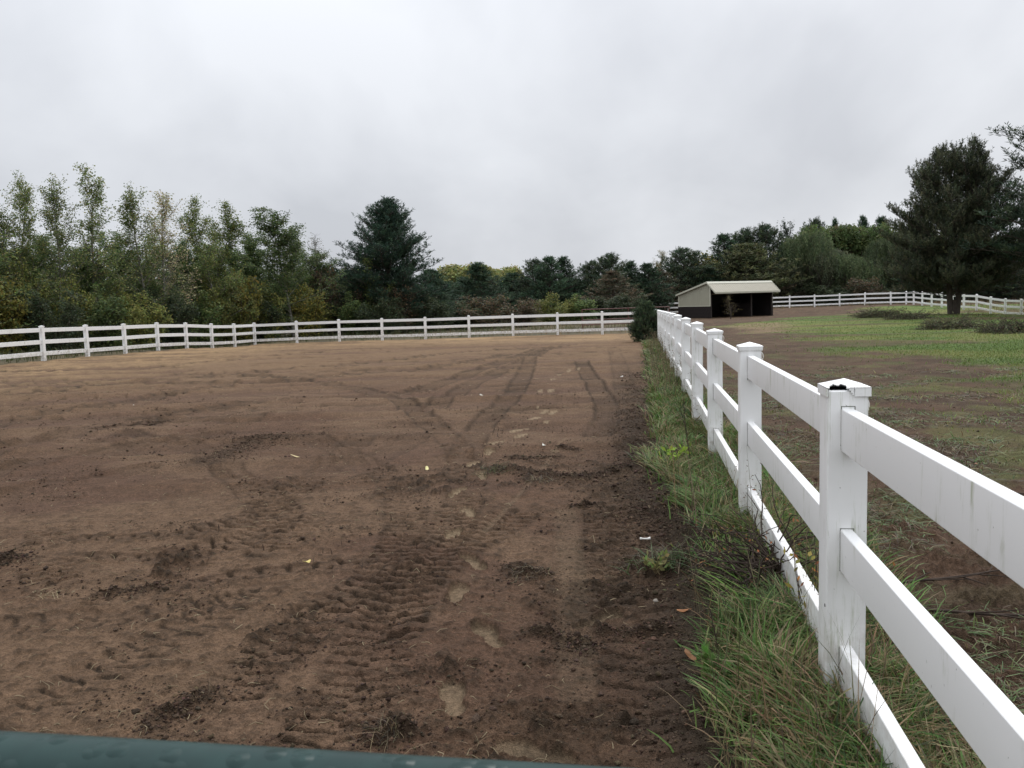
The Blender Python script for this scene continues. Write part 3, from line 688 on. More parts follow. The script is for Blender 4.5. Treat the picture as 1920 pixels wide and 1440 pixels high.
# tall dark understorey behind each fence post
for i,px in enumerate(left_px):
    d = [35.5,38,41,43.5,46,48,50,52,55,57][i]
    plant('aspenD','understorey_tree','tree',px+random.uniform(-6,6),[470,462,472,478,470,476,466,472,495,525][i],d+3,[110,105,105,100,100,95,95,100,90,80][i],
          f'dark leafy understorey tree rising behind the {ordn[i]} post of the fence counted from the left', G2)
    plant(['shrubD','shrubA','shrubB'][i%3],'shrub','shrub',px+random.uniform(14,30),[545,535,550,540,548,540,555,548,556,560][i],d-.5,[105,100,100,95,90,90,90,95,95,80][i],
          f'low bushy shrub just right of the {ordn[i]} fence post from the left, below the aspens', G2)
for a in [
 ('shrubY','shrub','shrub',10,520,35,80,'yellow and orange tinged shrub at the far left edge behind the fence',G2),
 ('shrubD','shrub','shrub',-20,500,36,150,'dark shrub filling the far left edge below the cut off aspen',G2),
 ('shrubB','shrub','shrub',40,490,36.5,100,'tall olive shrub below the spire topped aspen',G2),
 ('shrubB','shrub','shrub',130,520,38,90,'olive green shrub between the first and second posts from the left',G2),
 ('shrubB','shrub','shrub',215,525,41,80,'yellowish green shrub left of the third post from the left',G2),
 ('shrubD','shrub','shrub',320,545,45,90,'darkest rounded shrub under the pale pinkish aspen',G2),
 ('shrubB','shrub','shrub',408,520,47,80,'yellow green shrub just left of the golden one',G2),
 ('shrubY','shrub','shrub',452,512,48,66,'golden yellow shrub, the brightest in the left tree line',G2),
 ('shrubB','shrub','shrub',500,530,50,80,'olive shrub with pale stems right of the golden one',G2),
 ('shrubY','shrub','shrub',572,535,53,60,'small dull yellow shrub under the last yellowish aspen',G2),
 ('shrubR','shrub','shrub',612,500,56,90,'reddish brown shrub at the foot of the nearly bare sapling',G2),
 ('shrubD','shrub','shrub',640,540,57,90,'dark shrub left of the light green cone shaped sapling',G2),
 ('coneG','sapling','sapling',694,486,56,62,'light yellow green cone shaped sapling in front of the big dark pine',G2),
 ('shrubR','shrub','shrub',745,535,56,80,'brownish shrub right of the cone shaped sapling, under the big pine',G2),
 ('shrubD','shrub','shrub',722,560,54,80,'low dark shrub at the foot of the cone shaped sapling',G2),
 ('pine2','pine_tree','pine',815,505,66,110,'small dark pine touching the right flank of the big dark pine',G3),
 ('shrubD','shrub','shrub',785,550,58,90,'dark green shrub below the small pine beside the big one',G4),
 ('shrubA','shrub','shrub',665,548,55,70,'mid green shrub just left of the cone shaped sapling',G2),
 ('pine1','pine_tree','pine',868,520,76,90,'low pine under the distant yellow green hilltop trees',G3),
 ('pine1','pine_tree','pine',908,493,74,110,'pointed dark pine alone in front of the distant yellow green trees',G3),
 ('pine2','pine_tree','pine',955,512,80,90,'low dark pine in the dip right of the pointed one',G3),
 ('pine3','pine_tree','pine',1002,487,78,80,'dark pine at the left end of the taller pine row',G3),
 ('pine2','pine_tree','pine',1032,482,76,80,'dark bluish pine beside the left end of the taller pine row',G3),
 ('pine1','pine_tree','pine',1066,482,78,84,'twin of the bluish pine, just right of it in the row',G3),
 ('pine3','pine_tree','pine',1106,490,80,70,'shorter dark pine between the twin pines and the highest round one',G3),
 ('pine3','pine_tree','pine',1143,476,78,90,'highest round topped pine in the middle row above the last fence posts',G3),
 ('pineB','pine_tree','pine',1150,508,70,110,'brownish green pine in front of the highest round topped pine',G3),
 ('pine1','pine_tree','pine',1190,490,80,70,'narrow dark pine right of the highest round topped one',G3),
 ('pineB','pine_tree','pine',1236,506,87,100,'brownish low pine above the dark juniper by the fence corner',G3),
 ('pine2','pine_tree','pine',1222,494,80,80,'dark pine behind the brownish low pine',G3),
 ('aspenP','aspen_tree','tree',1243,470,98,26,'thin pale yellow treetop sticking up left of the broad dark tree near the shelter',G3),
 ('pine3','pine_tree','pine',1288,466,90,118,'broad round dark pine left of the horse shelter',G3),
 ('shrubY','shrub','tree',1322,476,92,60,'orange tinged treetop right of the broad round pine',G5),
 ('pine1','pine_tree','pine',1335,500,88,70,'small dark pine just behind the left end of the horse shelter',G5),
 ('pine2','pine_tree','pine',1365,440,92,90,'left flank pine of the high dark group behind the horse shelter',G5),
 ('pine3','pine_tree','pine',1395,430,94,100,'domed pine of the high dark group behind the horse shelter',G5),
 ('pine3','pine_tree','pine',1435,423,94,100,'highest pine of the dark group behind the right end of the shelter roof',G5),
 ('sparse','pine_tree','pine',1472,414,96,46,'sparse feathery pine with sky between its branches',G5),
 ('pineO','pine_tree','pine',1398,458,90,165,'large olive pine directly behind the horse shelter roof',G5),
 ('pineB','pine_tree','pine',1450,500,90,80,'brown green low pine behind the right corner of the shelter',G5),
 ('pine3','pine_tree','pine',1523,412,110,70,'round pine top showing above the left willows',G5),
 ('pine1','pine_tree','pine',1567,412,112,44,'small pointed pine top above the middle of the willows',G5),
 ('pine1','pine_tree','pine',1612,408,110,58,'pointed pine top above the right willows',G5),
 ('pine2','pine_tree','pine',1655,408,108,60,'pine top partly hidden by the big paddock pine',G5),
 ('willow','willow_tree','willow',1502,440,92,110,'leftmost weeping willow with long hanging strands',G5),
 ('round','broadleaf_tree','tree',1545,426,98,110,'green round topped tree between the willows',G5),
 ('roundT','broadleaf_tree','tree',1578,428,99,90,'brownish tan round topped tree between the willows',G5),
 ('round','broadleaf_tree','tree',1622,424,98,130,'widest green round tree left of the big paddock pine',G5),
 ('willowG','willow_tree','willow',1545,468,91,110,'grey green weeping willow low in front of the round trees',G5),
 ('willow','willow_tree','willow',1605,475,90,110,'dark weeping willow just left of the big paddock pine',G5),
 ('willowG','willow_tree','willow',1482,480,92,75,'low grey green willow next to the shelter roof end',G5),
 ('shrubD','shrub','shrub',1505,525,90,80,'dark shrub behind the paddock fence right of the shelter',G5),
 ('shrubR','shrub','shrub',1622,520,84,90,'brownish shrub behind the paddock fence below the willows',G5),
 ('shrubD','shrub','shrub',1565,535,86,70,'low dark shrub behind the middle of the paddock fence',G5),
 ('willow','willow_tree','willow',1680,450,90,110,'willow mostly hidden behind the big paddock pine',G5),
 ('pine3','pine_tree','pine',1900,440,80,150,'dark pine behind the big paddock pine at the right edge',G5),
 ('pine1','pine_tree','pine',1850,470,84,120,'lower dark pine seen between the limbs of the big paddock pine',G5),
 ('pine2','pine_tree','pine',1730,480,86,120,'dark pine behind the lower left limbs of the big paddock pine',G5),
 ('roundY','broadleaf_tree','tree',878,497,150,130,'distant yellow green hilltop tree left of the pointed pine',G3),
 ('roundY','broadleaf_tree','tree',935,503,155,90,'distant yellow green hilltop tree right of the pointed pine',G3),
 ('shrubR','shrub','brush',905,553,60,110,'brown bramble thicket behind the middle of the back fence',G4),
 ('shrubR','shrub','brush',985,560,60,100,'pale brown bramble thicket behind the back fence, right of the middle one',G4),
 ('shrubD','shrub','brush',850,565,60,90,'dark bramble thicket left of the brown one behind the back fence',G4),
 ('shrubB','shrub','brush',1040,550,62,80,'olive brush clump behind the back fence below the twin pines',G4),
 ('shrubA','shrub','brush',1085,552,62,80,'grey green brush clump behind the back fence, left of the red pipe gate',G4),
 ('shrubD','shrub','brush',1130,556,64,90,'dark brush behind the red pipe gate',G4),
 ('shrubD','shrub','brush',1180,550,66,70,'dark brush behind the right half of the red pipe gate',G4),
 ('shrubR','shrub','brush',1265,545,87,60,'brown brush just left of the horse shelter',G4),
 ('shrubR','shrub','brush',1216,570,34,34,'dry brown bush poking above the dark juniper at the fence corner',G4),
 ]: plant(*a)

# big individual trees
def solo(kind_mesh, name, cat, loc, rz, label, sc_=None):
    o = empty(name, loc, rz, sc_); tag(o, label, cat); tr, cr = kind_mesh[:2]
    for nm, me in (('trunk', tr), ('crown', cr)):
        me.materials.append(M['bark'] if nm == 'trunk' else M['needle']) if not me.materials else None
        link(nm, me, None, o)
    return o
wp = t_pine(9,3.3,61,.04,30,7,nl=.17,nw=.030,per=13,shoot=.27,tw=11,sub=4,upt=.6, prof=lambda t:(1-t**2.7)*(.70+.30*min(1,t*3.5)), cols=[(.014,.028,.019),(.02,.038,.024),(.028,.048,.028)])
p = at(727, 58, 0); zg = zb(p[0],p[1]); hb, rb = bounds(wp[1]); s = (zat(727,378,58)-zg)/hb; w_ = 176*58/F/2/rb*1.0
solo(wp,'pine_tree','pine',(p[0],p[1],zg),1.0,'big dark white pine standing alone right of the aspens',(w_,w_,s))
bp_ = t_pine(10.4,5.0,62,.13,32,7,nl=.13,nw=.03,per=18,shoot=.36,tw=12,sub=5,upt=.95,twin=True,el0=-2,thick=.20,
     prof=lambda t:(1-t**2.6)*(.80+.2*min(1,t*3)), cols=[(.020,.026,.016),(.028,.036,.021),(.042,.048,.026),(.06,.062,.036)])
p = at(1788, 52, 0); zg = zb(p[0],p[1])
hb, rb = bounds(bp_[1]); s = (zat(1790,276,52)-zg)/hb; w_ = 262*52/F/2/rb*.84
solo(bp_,'pine_tree','pine',(p[0],p[1],zg),.3+math.radians(-10),'largest twin trunked pine standing on the paddock grass',(w_,w_,s))
rp = t_pine(13,4.2,63,.12,30,6,nl=.17,nw=.03,per=13,shoot=.34,tw=10,sub=4,upt=.75, prof=lambda t:(1-t**2.4)*(.8+.2*min(1,t*3)), cols=[(.016,.027,.017),(.024,.038,.022),(.035,.048,.026)])
p = at(2082, 46, 0); zg = zb(p[0],p[1])
solo(rp,'pine_tree','pine',(p[0],p[1],zg),.5,'tall pine cut off by the right edge, only branch tips showing',(390*46/F/2/bounds(rp[1])[1],390*46/F/2/bounds(rp[1])[1],(zat(1990,70,46)-zg)/bounds(rp[1])[0]))
# juniper by the fence corner
jn = t_pine(1.6,.75,64,.02,22,8,nl=.06,nw=.014,per=16,shoot=.13,tw=26,sub=9,upt=.6,thick=.04, prof=lambda t:(1-t**2)*(.8+.2*min(1,t*4)), cols=[(.016,.028,.016),(.028,.042,.02),(.04,.055,.026)])
p = at(1212, 31, 0); zg = zb(p[0],p[1])
solo(jn,'juniper_bush','bush',(p[0],p[1],zg),.3,'dark juniper bush against the fence at the far right corner of the arena',(.78,.78,(zat(1212,574,31)-zg)/1.6))

# far-off wood
def far_wood():
    global rng; rng = np.random.default_rng(5)
    n = 2200; az = np.radians(rng.uniform(-62, 55, n)); r = rng.uniform(105, 175, n)
    left = az < math.radians(-18)
    r = np.where(left, rng.uniform(66, 120, n), r)
    x = r*np.sin(az); y = r*np.cos(az); hgt = 3.6+2.0*fbm(az*14, r*.03, 3, 7)*2
    hgt = np.where(left, hgt*.85, hgt*.85); cx = []; cc = []
    base = pal(n, [(.025,.038,.022),(.035,.05,.026),(.05,.06,.03),(.045,.045,.028)], None, .2)
    per = 110
    th = rng.random((n,per)); a = rng.random((n,per))*6.283; rad = 2.4*np.sqrt(rng.random((n,per)))*(1-th**1.5*.8)
    P = np.stack([x[:,None]+rad*np.cos(a), y[:,None]+rad*np.sin(a), Zb(x,y)[:,None]+th*hgt[:,None]], 2).reshape(-1,3)
    me = leaves('far_wood', P, rdir(len(P)), rng.uniform(.35,.7,len(P)), rng.uniform(.25,.45,len(P)), np.repeat(base, per, 0)*(1+.15*rng.normal(size=(len(P),1))))
    tag(link('far_wood', me, M['leaf']), 'distant dark wood closing the view behind the fences and trees', 'woodland', kind='stuff')
far_wood()

# ------------------------------------------------------------ vinyl fences
T_APEX, RAILS, RH, RT, PW = 1.167, (1.08, .676, .272), .14, .04, .127
def cap_mb(broken=False):
    m = MB(); w = PW/2+.005; z0, z1, z2 = T_APEX-.052, T_APEX-.023, T_APEX
    w1 = w+.004
    if not broken:
        m.add([(-w,-w,z0),(w,-w,z0),(w,w,z0),(-w,w,z0),(-w1,-w1,z1),(w1,-w1,z1),(w1,w1,z1),(-w1,w1,z1),(0,0,z2)],
          [(0,1,5,4),(1,2,6,5),(2,3,7,6),(3,0,4,7),(4,5,8),(5,6,8),(6,7,8),(7,4,8),(0,3,2,1)])
    return m
def post(parent, x, y, z, rz, low=-.25, near=False, top=0.0, lean=(0,0)):
    m = MB(); b = PW/2
    m.box(-b,b,-b,b,low,T_APEX-.034)
    p = m.build('post', M['vinyl'], parent, bevel=.009 if near else .006, seg=3 if near else 1)
    p.location = (x,y,z); p.rotation_euler = (lean[0],lean[1],rz)
    return p
def make_fence(pts, tops, name, label, group, rz, near_n=0, skip=False):
    root = empty(name, (pts[0][0], pts[0][1], tops[0])); tag(root, label, 'fence', group)
    pm = {}; 
    ref = None; capref = None
    for i,(p,z) in enumerate(zip(pts, tops)):
        lx, ly, lz = p[0]-pts[0][0], p[1]-pts[0][1], z-tops[0]
        near = i < near_n
        if skip and i == 0: continue
        if near:
            po = post(root, lx, ly, lz, rz, near=True, lean=(random.gauss(0,.003),random.gauss(0,.003)))
        elif ref is None:
            po = post(root, lx, ly, lz, rz, low=-.45); ref = po
        else:
            po = ref.copy(); COL.objects.link(po); po.parent = root; po.location = (lx,ly,lz); po.rotation_euler = (random.gauss(0,.006),random.gauss(0,.006),rz)
        if not (near and i == near_i):
            if capref is None:
                c = cap_mb().build('post_cap', M['vinyl'], po); capref = c
                bv = c.modifiers.new('b','BEVEL'); bv.width = .004; bv.segments = 2
            else:
                c = capref.copy(); COL.objects.link(c); c.parent = po
    for i in range(len(pts)-1):
        a = np.array([pts[i][0]-pts[0][0], pts[i][1]-pts[0][1], tops[i]-tops[0]]); b = np.array([pts[i+1][0]-pts[0][0], pts[i+1][1]-pts[0][1], tops[i+1]-tops[0]])
        d = b-a; L = float(np.linalg.norm(d)); an = math.atan2(d[1], d[0])
        for k,h in enumerate(RAILS):
            m = MB(); x0, x1 = -L/2+PW/2-.004, L/2-PW/2+.004
            m.box(x0,x1,-RT/2,RT/2,-RH,0)
            r = m.build('rail', M['vinyl'], root, bevel=.006 if i < near_n else .004, seg=3 if i < near_n else 1)
            mid = (a+b)/2; r.location = (mid[0], mid[1], mid[2]+h+random.gauss(0,.004)); r.rotation_euler = (0, -math.asin(d[2]/L)+random.gauss(0,.0012), an)
    return root
near_i = 0
D0 = 1.152*2.44
# exact distance of the first post along the fence (camera depth 2.81 on that pixel)
a1 = at(1580.7, 2.81, T_APEX)
FX = float(a1[0]); Y0 = float(a1[1])
NF = [(FX, Y0+2.44*(n)) for n in range(-1, 18)]
NZ = [0.004 if p[1] < 16 else 0.004-.0075*(p[1]-16) for p in NF]
near_i = 1
fr = make_fence(NF, NZ, 'vinyl_fence', 'white three rail vinyl fence running away from the lower right corner', 'white vinyl fences', 0.0, near_n=7)
lp = LEFT; near_i = -1
make_fence([tuple(p) for p in lp], [zb(*p)+.04 for p in lp], 'vinyl_fence', 'white three rail vinyl fence along the left side of the arena below the aspens', 'white vinyl fences', -Ld)
bk = BACK; an = math.atan2(bk[-1][1]-bk[0][1], bk[-1][0]-bk[0][0])
make_fence([tuple(p) for p in bk], [zb(*p)+.04 for p in bk], 'vinyl_fence', 'white three rail vinyl fence across the far end of the arena', 'white vinyl fences', an, skip=True)
pf = [at(px,d,0)[:2] for px,d in [(1205,80.5),(1252.7,80.8),(1300,81),(1344,81),(1390,81.3),(1434,81.5),(1480.6,81.5),(1527.3,81),(1574,80),(1621.7,79),(1670,77.5),(1699,76.5)]]
an = math.atan2(pf[-1][1]-pf[0][1], pf[-1][0]-pf[0][0])
make_fence([tuple(p) for p in pf], [zb(*p)+.02 for p in pf], 'vinyl_fence', 'white three rail vinyl fence across the back of the paddock behind the shelter', 'white vinyl fences', an)
pr = [at(px,d,0)[:2] for px,d in [(1713,74.2),(1729,72),(1746.7,70),(1765.8,67.8),(1785.5,65.6),(1807,63.6),(1830.7,61.5),(1857.5,59),(1884.6,57),(1914.8,54.8),(1948,52.5),(1985,50.5)]]
an = math.atan2(pr[-1][1]-pr[0][1], pr[-1][0]-pr[0][0])
pr = [pf[-1]]+pr
make_fence([tuple(p) for p in pr], [zb(*p)+.02 for p in pr], 'vinyl_fence', 'white three rail vinyl fence behind the big pine along the right of the paddock', 'white vinyl fences', an, skip=True)

# details of the nearest posts: broken cap, rail slots, insulators
posts = [c for c in fr.children if c.name.startswith('post')]
p1 = posts[1]
def broken_cap(parent):
    # a cap whose near left corner has snapped off: thin shell built from a grid of small cells
    w = PW/2+.006; t = .0035; z0, z1, z2 = T_APEX-.053, T_APEX-.023, T_APEX
    n = 28; top = lambda x,y: z1+(z2-z1)*(1-max(abs(x),abs(y))/w)
    def hole(x, y):         # bite taken from the near (-y) edge, left of centre
        jag = .006*math.sin(x*260)+.004*math.sin(x*610+1)
        if -w*.86 < x < -w*.10 and y < -w*.62+jag-.3*max(0,abs(x+w*.45)-.010): return True
        return False
    m = MB(); g = np.linspace(-w, w, n+1)
    for i in range(n):
        for j in range(n):
            x0,x1,y0,y1 = g[i],g[i+1],g[j],g[j+1]
            if hole((x0+x1)/2,(y0+y1)/2): continue
            P = [(x0,y0,top(x0,y0)),(x1,y0,top(x1,y0)),(x1,y1,top(x1,y1)),(x0,y1,top(x0,y1))]
            m.add(P+[(a,b,c-t) for a,b,c in P], [(0,1,2,3),(7,6,5,4),(0,4,5,1),(1,5,6,2),(2,6,7,3),(3,7,4,0)])
    # skirt: four sides, the near one only right of a jagged break
    m.box(-w,-w+t,-w,w,z0,z1); m.box(w-t,w,-w,w,z0,z1); m.box(-w+t,w-t,w-t,w,z0,z1)
    xs = [(-.10,.02,.25),(.02,.10,.42),(.10,.17,.72),(.17,.24,1.0)]
    for a,b,c in xs: m.box(w*a*1.0,w*b*1.0,-w,-w+t,z1-(z1-z0)*c*.85,z1)
    m.box(w*.27,w-t,-w,-w+t,z0,z1)
    m.box(-w+t,-w*.93,-w,-w+t,z0,z1)
    c = m.build('post_cap', M['vinyl'], parent)
    c['label'] = 'cracked pyramid cap with a dark hole broken in its near corner'
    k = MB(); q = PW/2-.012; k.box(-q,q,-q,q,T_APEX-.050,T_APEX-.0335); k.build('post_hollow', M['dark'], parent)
    # hairline crack
    k = MB(); pts = []
    for s_, (fx,fy) in enumerate([(.25,-1.0),(.27,-.93),(.33,-.85),(.34,-.72),(.45,-.58),(.50,-.50)]):
        x,y = w*fx, w*fy; pts.append((x,y,top(x,y)+.0004))
    k.tube(pts, .0009, 4); k.build('crack', M['slot'], c)
broken_cap(p1)
def slots(p):  # thin raised dark frame drawn as the gap around each rail end
    for h in RAILS:
        m = MB(); e = .0022; y0 = -PW/2-.0006; y1 = -PW/2+.002
        x = RT/2+e
        m.box(-x,-RT/2+.0002,y0,y1,h-RH-e,h+e); m.box(RT/2-.0002,x,y0,y1,h-RH-e,h+e)
        m.box(-RT/2+.0002,RT/2-.0002,y0,y1,h-.0002,h+e); m.build('rail_slot', M['slot'], p)
for p in posts[1:6]: slots(p)
def insulator(p, h=1.075):
    m = MB(); c = (PW/2+.001, .01, h)
    pts = [(c[0]-.004+.022*math.sin(a), c[1], c[2]-.0-.030*math.cos(a)+.0) for a in np.linspace(.1, math.pi-.1, 10)]
    m.tube(pts, .0028, 6); m.box(c[0]-.004,c[0]+.006,c[1]-.008,c[1]+.008,h-.036,h-.024)
    m.build('wire_insulator', M['white'], p)
for p in posts[1:8]: insulator(p)
# bolt hole on the first post
m = MB(); m.tube([(-PW/2-.001,-PW/2+.018,.41),(-PW/2+.004,-PW/2+.018,.41)], .006, 10); m.build('bolt_hole', M['dark'], p1)

# ------------------------------------------------------------ horse shelter
def shelter():
    A = atp(1333, 597, 66); B = atp(1448.5, 591.5, 69.6)
    rz = math.atan2(B[1]-A[1], B[0]-A[0]); L = float(np.linalg.norm((B-A)[:2])); D = 3.6
    z = min(A[2], B[2]); 
    o = empty('horse_shelter', (A[0],A[1],z+.0), rz); tag(o, 'cream and tan open fronted metal horse shelter in the far paddock', 'shed')
    eB, eF, ridge, yr, ov = 1.92, 2.02, 2.80, .28, .62
    kick = .93
    def gable(x0,x1,z0):
        m = MB(); m.prism([(0,z0),(D,z0),(D,eB-.04),(yr,ridge-.06),(0,eF+.52)], 'x', x0, x1); return m
    w = gable(-.03,.02,kick)
    for i in range(1, 15): 
        yy = D*i/15; w.box(-.042,-.029,yy-.012,yy+.012,kick,min(eB-.08+(D-yy)*.26,2.6))
    w.build('wall', M['steel'], o)['label'] = 'tan ribbed steel end wall facing left'
    gable(L-.02,L+.03,kick).build('wall', M['steel'], o)
    m = MB(); m.box(.02,L-.02,D-.03,D+.01,kick,eB-.05); m.build('wall', M['steel'], o)
    for (x0,x1,y0,y1) in ((-.06,-.031,0,D),(L+.031,L+.06,0,D)):
        m = MB()
        for k in range(4): m.box(x0,x1,y0,y1,-.15+k*.27+.0,-.15+(k+1)*.27-.012)
        m.build('kickboard', M['wood'], o)
    m = MB()
    for k in range(4): m.box(.03,L-.03,D-.075,D-.035,-.15+k*.27,-.15+(k+1)*.27-.012)
    m.build('kickboard', M['wood'], o)
    m = MB()
    for hh in (1.35,1.75): m.box(.03,L-.03,D-.07,D-.035,hh,hh+.09)
    m.build('girt', M['wood'], o)
    m = MB(); m.box(.03,L-.03,D-.10,D-.078,-.15,eB-.12); m.box(.022,.04,.13,D-.12,-.15,eB-.1); m.box(L-.04,L-.022,.13,D-.12,-.15,eB-.1); m.box(.05,L-.05,.13,D-.11,eB-.02,eB+.01)
    m.build('lining', M['wood'], o)
    for xx in (.05, L*.65, L-.05):
        m = MB(); m.box(xx-.06,xx+.06,.0,.12,-.3,2.35); m.build('post', M['wood2'], o)
    m = MB(); m.box(-.02,L+.02,-.045,-.004,1.94,2.12); m.build('header', M['wood'], o)
    # inner partition boards & rafters
    m = MB(); m.box(L*.65-.03,L*.65+.03,.125,D-.08,-.1,1.1); m.build('partition', M['wood'], o)
    og = .16
    m = MB(); th = .045
    m.prism([(yr,ridge),(D+.15,eB-.02),(D+.15,eB-.02-th),(yr,ridge-th)], 'x', -og, L+og); 
    r = m.build('roof', M['roof'], o)
    m = MB(); m.prism([(-ov,eF-.02),(yr-.001,ridge),(yr-.001,ridge-th),(-ov,eF-.02-th)], 'x', -og, L+og)
    sl = (ridge-eF+.02)/(yr+ov)
    for i in range(0, int((L+2*og)/.23)+1):
        xx = -og+.1+i*.23
        if xx > L+og-.05: break
        m.prism([(-ov,eF-.02),(yr,ridge),(yr,ridge+.010),(-ov,eF-.010)], 'x', xx-.015, xx+.015)
    m.build('roof', M['roof'], o)
    m = MB()
    for x0,x1 in ((-og-.025,-og-.002),(L+og+.002,L+og+.025)):
        m.prism([(-ov-.02,eF-.12),(yr,ridge-.10),(yr,ridge+.035),(-ov-.02,eF+.01)], 'x', x0, x1)
        m.prism([(yr+.001,ridge-.10),(D+.17,eB-.13),(D+.17,eB+.0),(yr+.001,ridge+.035)], 'x', x0, x1)
    m.box(-og,L+og,-ov-.025,-ov-.002,eF-.13,eF+.0)
    m.prism([(yr-.16,ridge-.105),(yr,ridge+.045),(yr+.2,ridge+.0),(yr+.2,ridge-.02),(yr,ridge+.024),(yr-.16,ridge-.125)], 'x', -og-.02, L+og+.02)
    m.box(-.045,-.031,D-.10,D+.0,kick,eB-.1); m.box(-.045,-.031,.0,.10,kick,2.4); m.box(-.052,-.031,.1,D-.1,kick-.0,kick+.06)
    m.build('trim', M['trim'], o)
shelter()
plant('sap','sapling','sapling',1370,553,62,30,'nearly bare sapling with a few yellow leaves in front of the shelter opening',None)

# rust red pipe gate behind the back fence
def pipe_gate():
    A = at(1092, 49, 0); B = at(1255, 51, 0); rz = math.atan2(B[1]-A[1], B[0]-A[0]); L = float(np.linalg.norm((B-A)[:2])); z = zb(A[0],A[1])
    o = empty('pipe_gate', (A[0],A[1],z), rz); tag(o, 'rust red pipe corral gate seen through the last panels of the back fence', 'gate')
    for h in (.12,.38,.66,.95,1.26):
        m = MB(); m.tube([(0,0,h),(L,0,h)], .028, 8); m.build('bar', M['rust'], o)
    for x in (0, L*.52, L):
        m = MB(); m.tube([(x,.0,0),(x,.0,1.30)], .03, 8); m.build('upright', M['rust'], o)
pipe_gate()

# ------------------------------------------------------------ teal gate in the foreground
def teal_gate():
    m, nt, b = mat('wet teal powder coat', .42, .3)
    tc = N(nt,'ShaderNodeTexCoord').outputs['Object']
    n = noise(nt, tc, 22, 3, .6); v_ = N(nt,'ShaderNodeTexVoronoi'); v_.inputs['Scale'].default_value = 70; nt.links.new(tc, v_.inputs['Vector'])
    nt.links.new(mixc(nt, mr(nt,n,.35,.65), (.004,.022,.020), (.009,.036,.032)), b.inputs['Base Color'])
    dr = mr(nt, v_.outputs['Distance'], .12, .42, 1, 0)
    bump(nt, b, dr, .6, .003)
    r = .021; zt = 1.225
    def tp(px, py):                      # a point of the top tube's axis whose silhouette passes through the pixel
        d = ray(px, py); k = (zt-H)/d[2]; return CAM+d*k
    a = tp(0, 1369); c = tp(1130, 1436)
    u = (c-a); u[2] = 0; u /= np.linalg.norm(u)
    nrm = np.array([u[1], -u[0], 0]);  # towards the camera side
    if nrm[1] > 0: nrm = -nrm
    s0 = a-u*.9+nrm*r*.45; L = 3.3
    o = empty('tube_gate', (s0[0], s0[1], 0), math.atan2(u[1],u[0])); tag(o, 'wet teal tube gate whose top rail crosses the lower left corner', 'gate')
    zc = zt-r*.9
    q = MB(); q.tube([(x,0,zc) for x in np.linspace(0,L,30)], r, 32); q.build('top_rail', m, o, smooth=True)
    for h in (.30,.50,.72,.96):
        q = MB(); q.tube([(.03,0,h),(L-.03,0,h)], .02, 16); q.build('rail', m, o, smooth=True)
    for x in (0.0, L/2, L):
        q = MB(); q.tube([(x,0,.25),(x,0,zc-r*.6)], .022, 16); q.build('upright', m, o, smooth=True)
teal_gate()

